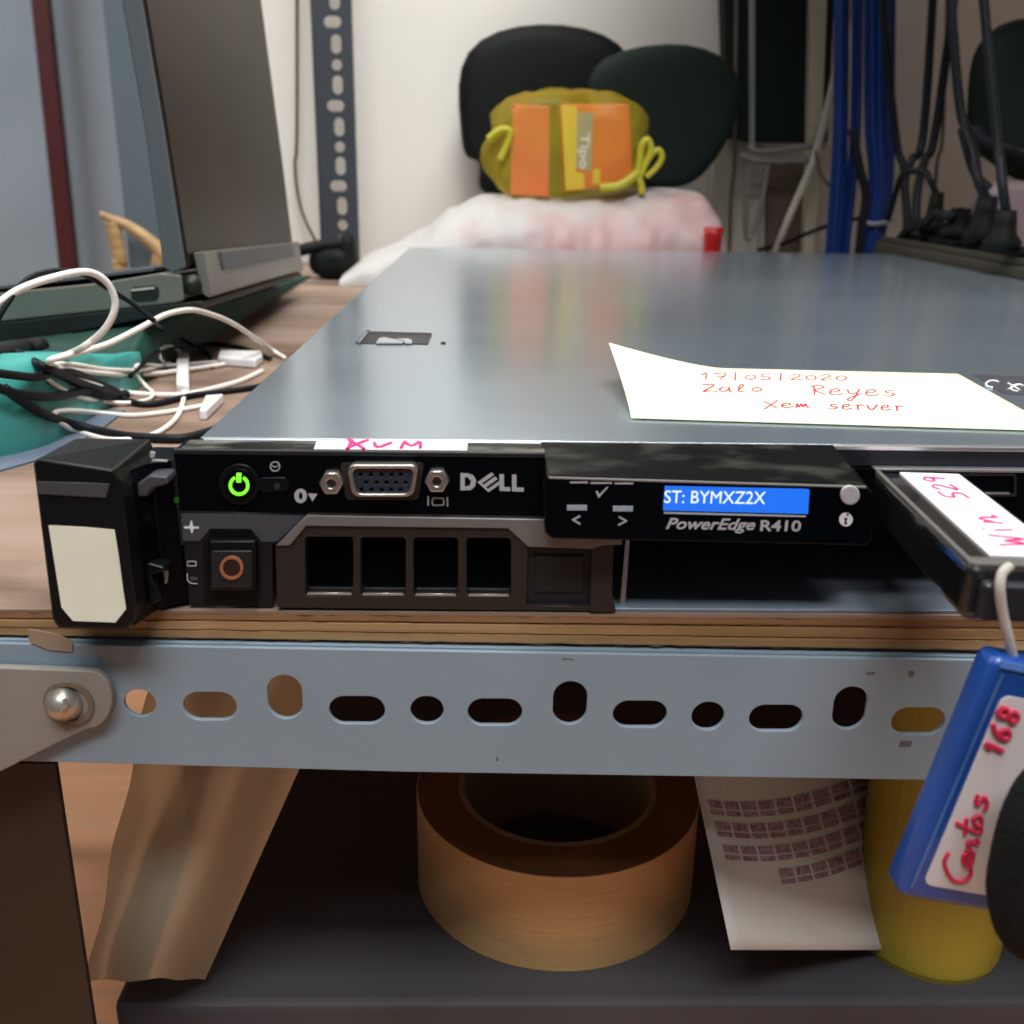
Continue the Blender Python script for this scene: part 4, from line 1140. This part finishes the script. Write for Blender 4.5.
# yellow bag
bag = thing('carrier_bag', aty(570, 200, BGY)+V3((0, 20, 0)), 'tied translucent yellow carrier bag holding red packets on the white sack', 'bag')
yc0, yc1 = aty(489, 150, BGY), aty(640, 150, BGY)
bm = B(); ctr = aty(566, 148, BGY+22)
blob(bm, ctr, ((yc1.x-yc0.x)/2+6, 34, 54), 2.8, .14, .035, 64, 36, seed=2, noise2=.04)
obj('bag_film', bm, 'yellow_film', bag, smooth=True)
def kn(pts, r): return tube(B(), [aty(u, v, BGY-8) for u, v in pts], r, 10)
obj('bag_handle', kn([(637, 178), (640, 160), (642, 145), (648, 140), (651, 150), (645, 165), (640, 176)], 3.4), 'yellow_knot', bag, smooth=True)
obj('bag_handle', kn([(640, 176), (650, 157), (658, 150), (662, 157), (656, 168), (646, 177)], 3.0), 'yellow_knot', bag, smooth=True)
obj('bag_handle', kn([(600, 188), (618, 186), (632, 178), (638, 172)], 4.5), 'yellow_knot', bag, smooth=True)
obj('bag_handle', kn([(637, 174), (641, 184), (642, 194)], 3.6), 'yellow_knot', bag, smooth=True)
obj('bag_handle', kn([(488, 139), (500, 130), (510, 131), (508, 142), (500, 160)], 3.2), 'yellow_knot', bag, smooth=True)
# dark bags behind
def outline_bag(name, px, y0, depth, m, label, cat='bag', sub=2):
    pts = [aty(u, v, y0) for u, v in px]
    c = sum(pts, V3((0, 0, 0)))/len(pts)
    bm = B()
    rows = []
    for k2, (sc_, dy) in enumerate(((.80, -.28), (.95, -.15), (1, .1), (1, .6), (.85, 1.0))):
        rows.append([bm.verts.new(V3((c.x+(p.x-c.x)*sc_, y0+depth*dy, c.z+(p.z-c.z)*sc_))) for p in pts])
    n = len(pts)
    for r0, r1 in zip(rows, rows[1:]):
        for i in range(n): bm.faces.new((r0[i], r0[(i+1) % n], r1[(i+1) % n], r1[i]))
    bm.faces.new(rows[0][::-1]); bm.faces.new(rows[-1])
    o = obj(name, bm, m, None, smooth=True, subsurf=sub); return tag(o, label, cat)
outline_bag('black_bag', [(452, 40), (460, 128), (462, 153), (470, 160), (481, 160), (477, 180), (480, 198), (540, 202), (620, 190), (640, 100), (635, 35), (540, 15)], 935, 40, 'black_bag',
            'black bag bulging out left of the yellow carrier bag')
outline_bag('green_bag', [(590, 50), (585, 100), (595, 185), (650, 190), (690, 188), (708, 172), (728, 145), (742, 110), (745, 70), (700, 35)], 868, 50, 'dark_green',
            'dark green bag slumped to the right of the yellow carrier bag')
# red plastic pot
rc = aty(712.5, 246, 735)
rc.z = SH
o = obj('red_pot', lathe(B(), rc, [(.01, 0), (6, 0), (7, 28), (8.5, 52), (9.5, 60), (8.5, 60), (7.5, 52), (.01, 30)], (0, 0, 1), 32, closed=False), 'red_plastic', None, smooth=True)
tag(o, 'small bright red plastic cup beside the white sack', 'cup')

# ---- frame, panels and poles on the right of the heap
o = boxpx('upright_panel', [(717, 137), (765, 140), (752, 300), (700, 300)], 985, 14, 'panel_white', 'cream upright panel standing behind the wire frame against the wall', 'panel', 1)  # plain upright cream panel
o = boxpx('brown_board', [(768, 164), (806, 164), (800, 300), (764, 300)], 975, 12, 'cabinet_brown', 'dark brown board behind the wire frame', 'board', 1)
o = boxpx('dark_box', [(722, -60), (838, -60), (828, 143), (752, 142), (728, 137)], 968, 30, 'dark_green', 'dark box shape hanging above the wire frame', 'box', 2)
o = boxpx('beige_pole', [(813, -90), (831, -90), (821, 165), (811, 300), (800, 300), (808, 165)], 945, 16, 'pole_beige', 'thick beige pole beside the blue cables', 'pole', 2)
fr_ = thing('wire_frame', aty(760, 262, 930), 'bent grey metal tube frame standing before the cream panel', 'frame')
def tf_(pts, r, name='tube', m='steel_tube', y=930): return obj(name, tube(B(), [aty(u, v, y) for u, v in pts], r, 10, 6), m, fr_, smooth=True)
tf_([(752, -90), (752, 128), (751.5, 146), (755, 150.5), (770, 151), (800, 148), (826, 144)], 3.2)
tf_([(742, 156), (756, 160), (790, 161), (820, 161)], 3.0)
tf_([(746, 160), (745.5, 200), (745.5, 228), (748, 239), (755, 228), (762, 200), (766, 170), (768, 160)], 3.0, y=934)
tf_([(737, -90), (735, 140), (731, 200), (729, 262)], 2.2, 'rod', 'cabinet_brown', 936)
o = obj('slanted_pole', tube(B(), [aty(872, -90, 915), aty(823, 128, 915), aty(812, 165, 915), aty(790, 215, 915), aty(768, 268, 915)], 4, 12, 0), 'pole_white', None, smooth=True)
tag(o, 'slim pale pole leaning diagonally in front of the wire frame', 'pole')
cable('black_cable', [(758, 250, 'y', 925), (785, 243, 'y', 910), (806, 234, 'y', 895), (830, 225, 'y', 885), (860, 218, 'y', 880)], 2.4, 'black_cable', 'dark cable stretched from the pole foot to the blue cables')
cable('brown_cable', [(815, 150, 'y', 880), (820, 172, 'y', 880), (828, 184, 'y', 880), (838, 196, 'y', 880)], 1.6, 'cabinet_brown', 'thin brown cable curving behind the blue cables')

# blue network cables
random.seed(11)
def blue(u_top, u_bot, v_bot, y, i, lab, grp, r=3.6, mid=None):
    pts = [(u_top, -90, 'y', y), (u_top + .15*(u_bot-u_top), 110, 'y', y), (mid if mid else (u_top+u_bot)/2+random.uniform(-1, 1), 180, 'y', y), (u_bot, v_bot-20, 'y', y), (u_bot-1, v_bot, 'y', y)]
    cable('network_cable', pts, r, 'blue_cable', lab, 'cable', grp)
for i, (a, b2, y) in enumerate(((838, 829, 860), (842, 834, 852), (846, 838, 860), (856, 843, 866), (860, 847, 858))):
    blue(a, b2, 262, y, i, 'blue network cable in the hanging bundle left of the tied one', 'blue cables of the left bundle')
for i, (a, b2, m2, y) in enumerate(((868, 865, 872, 850), (874, 869, 876, 844), (881, 873, 881, 842), (888, 877, 886, 846), (893, 881, 890, 852), (878, 871, 879, 858))):
    blue(a, b2, 264, y, i, 'blue network cable in the thicker bundle tied by a pale band', 'blue cables of the tied bundle', mid=m2)
tb = B(); tube(tb, [aty(865, 222, 838), aty(872, 224, 835), aty(884, 222.5, 836), aty(895, 218, 842)], 2.4, 10)
o = obj('cable_tie', tb, 'tie_grey', None, smooth=True); tag(o, 'pale band tied round the thicker bundle of blue cables', 'cable tie')

# power strip at the right of the server
PX0, PX1 = SW+3, SW+48
pdu = thing('power_strip', ((PX0+PX1)/2, 470, SH), 'long dark power strip with plugs beside the right edge of the server', 'power strip')
def pxz(x, z, y0, y1, m, nm, par, bev=1): return obj(nm, box(B(), *x, y0, y1, *z), m, par, bevel=bev)
obj('strip_body', box(B(), PX0, PX1, 180, 735, SH+.2, 8), 'pdu_body', pdu, bevel=2)
obj('strip_rail', box(B(), PX0+3, PX0+9, 183, 730, 8, 13), 'pdu_body', pdu, bevel=1)
obj('strip_rail', box(B(), PX0+8, PX1-2, 183, 730, 8, 11), 'pdu_black', pdu, bevel=1)
for k2 in range(8):
    y = 205 + k2*65
    obj('socket', box(B(), PX0+11, PX1-4, y, y+48, 11, 17), 'pdu_black', pdu, bevel=2)
# plugs standing in the strip with their cables
def plug(u, v0, v1, y, cabl, lab, w=9, m='pdu_black'):
    p = aty(u, v1, y); q = aty(u, v0, y)
    t = thing('power_plug', (p.x, y, 17), lab, 'plug', None)
    h = max(q.z-17, 25)
    obj('plug_body', lathe(B(), (p.x, y, 17), [(.01, 0), (w*1.5, 0), (w*1.6, h*.25), (w*1.05, h*.45), (w*.95, h*.7), (w*.8, h), (.01, h)], (0, 0, 1), 24, closed=False), m, t, smooth=True)
    P = [V3((p.x, y, 17+h-3))] + [aty(a, b2, yy) for a, b2, yy in cabl]
    obj('power_cord', tube(B(), P, w*.42, 10), 'black_cable', t, smooth=True)
plug(981, 196, 240, 560, [(978, 180, 562), (974, 150, 580), (966, 128, 600), (958, 90, 610), (944, -90, 630)], 'black plug in the strip with a cord rising to the upper left', 9)
plug(1003, 210, 236, 480, [(1003, 190, 480), (1000, 160, 490), (996, 128, 500), (975, -90, 530)], 'black ribbed plug at the near right of the power strip', 8)
plug(932, 192, 232, 690, [(930, 180, 690), (925, 172, 700), (914, 171, 710), (902, 176, 730), (895, 195, 750), (888, 220, 760)], 'black plug whose cord bends over toward the blue cables', 7)
plug(957, 214, 238, 625, [(950, 216, 620), (935, 214, 640), (925, 222, 650), (910, 228, 680), (900, 240, 700)], 'low black plug lying between the taller plugs of the strip', 10)
cable('black_cable', [(938, -90, 'y', 800), (924, 128, 'y', 800), (912, 160, 'y', 790), (905, 180, 'y', 790), (907, 220, 'y', 780), (905, 255, 'y', 770)], 4.0, 'black_cable', 'black cable crossing right of the tied blue bundle')
cable('black_cable', [(966, -90, 'y', 810), (936, 128, 'y', 810), (925, 160, 'y', 805), (917, 195, 'y', 800), (916, 245, 'y', 780)], 4.2, 'black_cable', 'black cable hanging straight in the middle of the dark wall')
cable('black_cable', [(874, -90, 'y', 820), (895, 128, 'y', 820), (903, 165, 'y', 810), (905, 190, 'y', 805)], 3.6, 'black_cable', 'black cable slanting down from behind the tied blue bundle')
cable('brown_cable', [(950, -90, 'y', 980), (943, 128, 'y', 980), (937, 165, 'y', 980), (930, 268, 'y', 980)], 1.8, 'cabinet_brown', 'thin brown cable on the dim wall at right')
cable('black_cable', [(852, 128, 'y', 830), (860, 170, 'y', 828), (866, 195, 'y', 828), (862, 225, 'y', 828), (858, 262, 'y', 828)], 4.5, 'black_cable', 'black cable squeezed between the two blue bundles')
cable('black_cable', [(975, 128, 'y', 640), (985, 140, 'y', 630), (1000, 146, 'y', 620), (1016, 150, 'y', 600), (1035, 160, 'y', 590)], 4.5, 'black_cable', 'black cable sweeping right under the dark green bag')
cable('black_cable', [(962, 128, 'y', 600), (970, 160, 'y', 600), (978, 178, 'y', 590), (990, 189, 'y', 585)], 3.6, 'black_cable', 'short black cable end pointing down near the tall plug')
outline_bag('green_bag', [(985, 40), (984, 128), (988, 145), (998, 158), (1015, 168), (1040, 190), (1100, 190), (1120, 100), (1080, 20), (1020, 10)], 760, 60, 'dark_green', 'dark green bag hanging at the upper right corner')
outline_bag('pale_bag', [(984, 190), (990, 182), (1010, 180), (1050, 178), (1060, 260), (1030, 290), (990, 280), (980, 230)], 740, 40, 'pink_bag', 'pale pinkish plastic bag behind the plugs at the right edge')

us = thing('unseen_shade_shelf', (600, 650, 520), 'unseen plywood board added overhead to shade the right part of the rack', 'shelf')  # out-of-view board and rail, added to shade the right side
obj('shade_board', box(B(), 190, 1100, 330, 1003, 520, 530), 'ply_top', us)
obj('shade_rail', box(B(), 190, 1100, 327, 330, 500, 530), 'beam_paint', us)
for o in list(sc.objects):
    if o.parent is None and 'group' not in o:
        k0 = o.name.split('.')[0]
        if k0 == 'white_cable': o['group'] = 'white cables left of the server'
        elif k0 == 'power_plug': o['group'] = 'plugs in the power strip'
        elif k0 == 'black_cable': o['group'] = 'dark cables left of the server' if o.location.x < 0.05 else 'dark cables at the right by the wall'
# ================================================================== LIGHT
def area(name, loc, tgt, sx, sy, e, col):
    L = bpy.data.lights.new(name, 'AREA'); L.shape = 'RECTANGLE'; L.size = sx; L.size_y = sy; L.energy = e; L.color = col
    o = bpy.data.objects.new(name, L); COL.objects.link(o); o.location = W(loc)
    d = W(tgt) - W(loc); o.rotation_euler = d.to_track_quat('-Z', 'Y').to_euler()
    return o
area('ceiling_lamp', (320, -60, 1650), (50, 200, 0), 1.2, .25, 26, (1, .985, .96))
area('wall_fill', (-500, 800, 1640), (-300, 900, 0), 1.0, .2, 11, (1, .98, .94))  # fill light added to brighten the back wall
area('room_lamp', (-2300, 1200, 1650), (-2300, 1400, 0), 1.4, .3, 34, (.85, .93, 1))
area('front_lamp', (0, -950, 1500), (60, 0, -60), 1.2, .3, 26, (.93, .96, 1))
w = bpy.data.worlds.new('World'); sc.world = w; w.use_nodes = True
w.node_tree.nodes['Background'].inputs[0].default_value = (.75, .85, 1, 1)
w.node_tree.nodes['Background'].inputs[1].default_value = .08

cam = bpy.data.cameras.new('Camera'); co_ = bpy.data.objects.new('Camera', cam); COL.objects.link(co_)
cam.sensor_fit = 'HORIZONTAL'; cam.sensor_width = 36; cam.lens = 36*F/1024
cam.clip_start = .01; cam.clip_end = 50
co_.matrix_world = Matrix.Translation(W(CAM)) @ Matrix((AX, AU, -AF)).transposed().to_4x4()
cam.dof.use_dof = True; cam.dof.focus_distance = .30; cam.dof.aperture_fstop = 20
sc.camera = co_
sc.view_settings.view_transform = 'Standard'; sc.view_settings.look = 'None'
sc.view_settings.exposure = 0; sc.view_settings.gamma = 1; sc.view_settings.use_curve_mapping = False
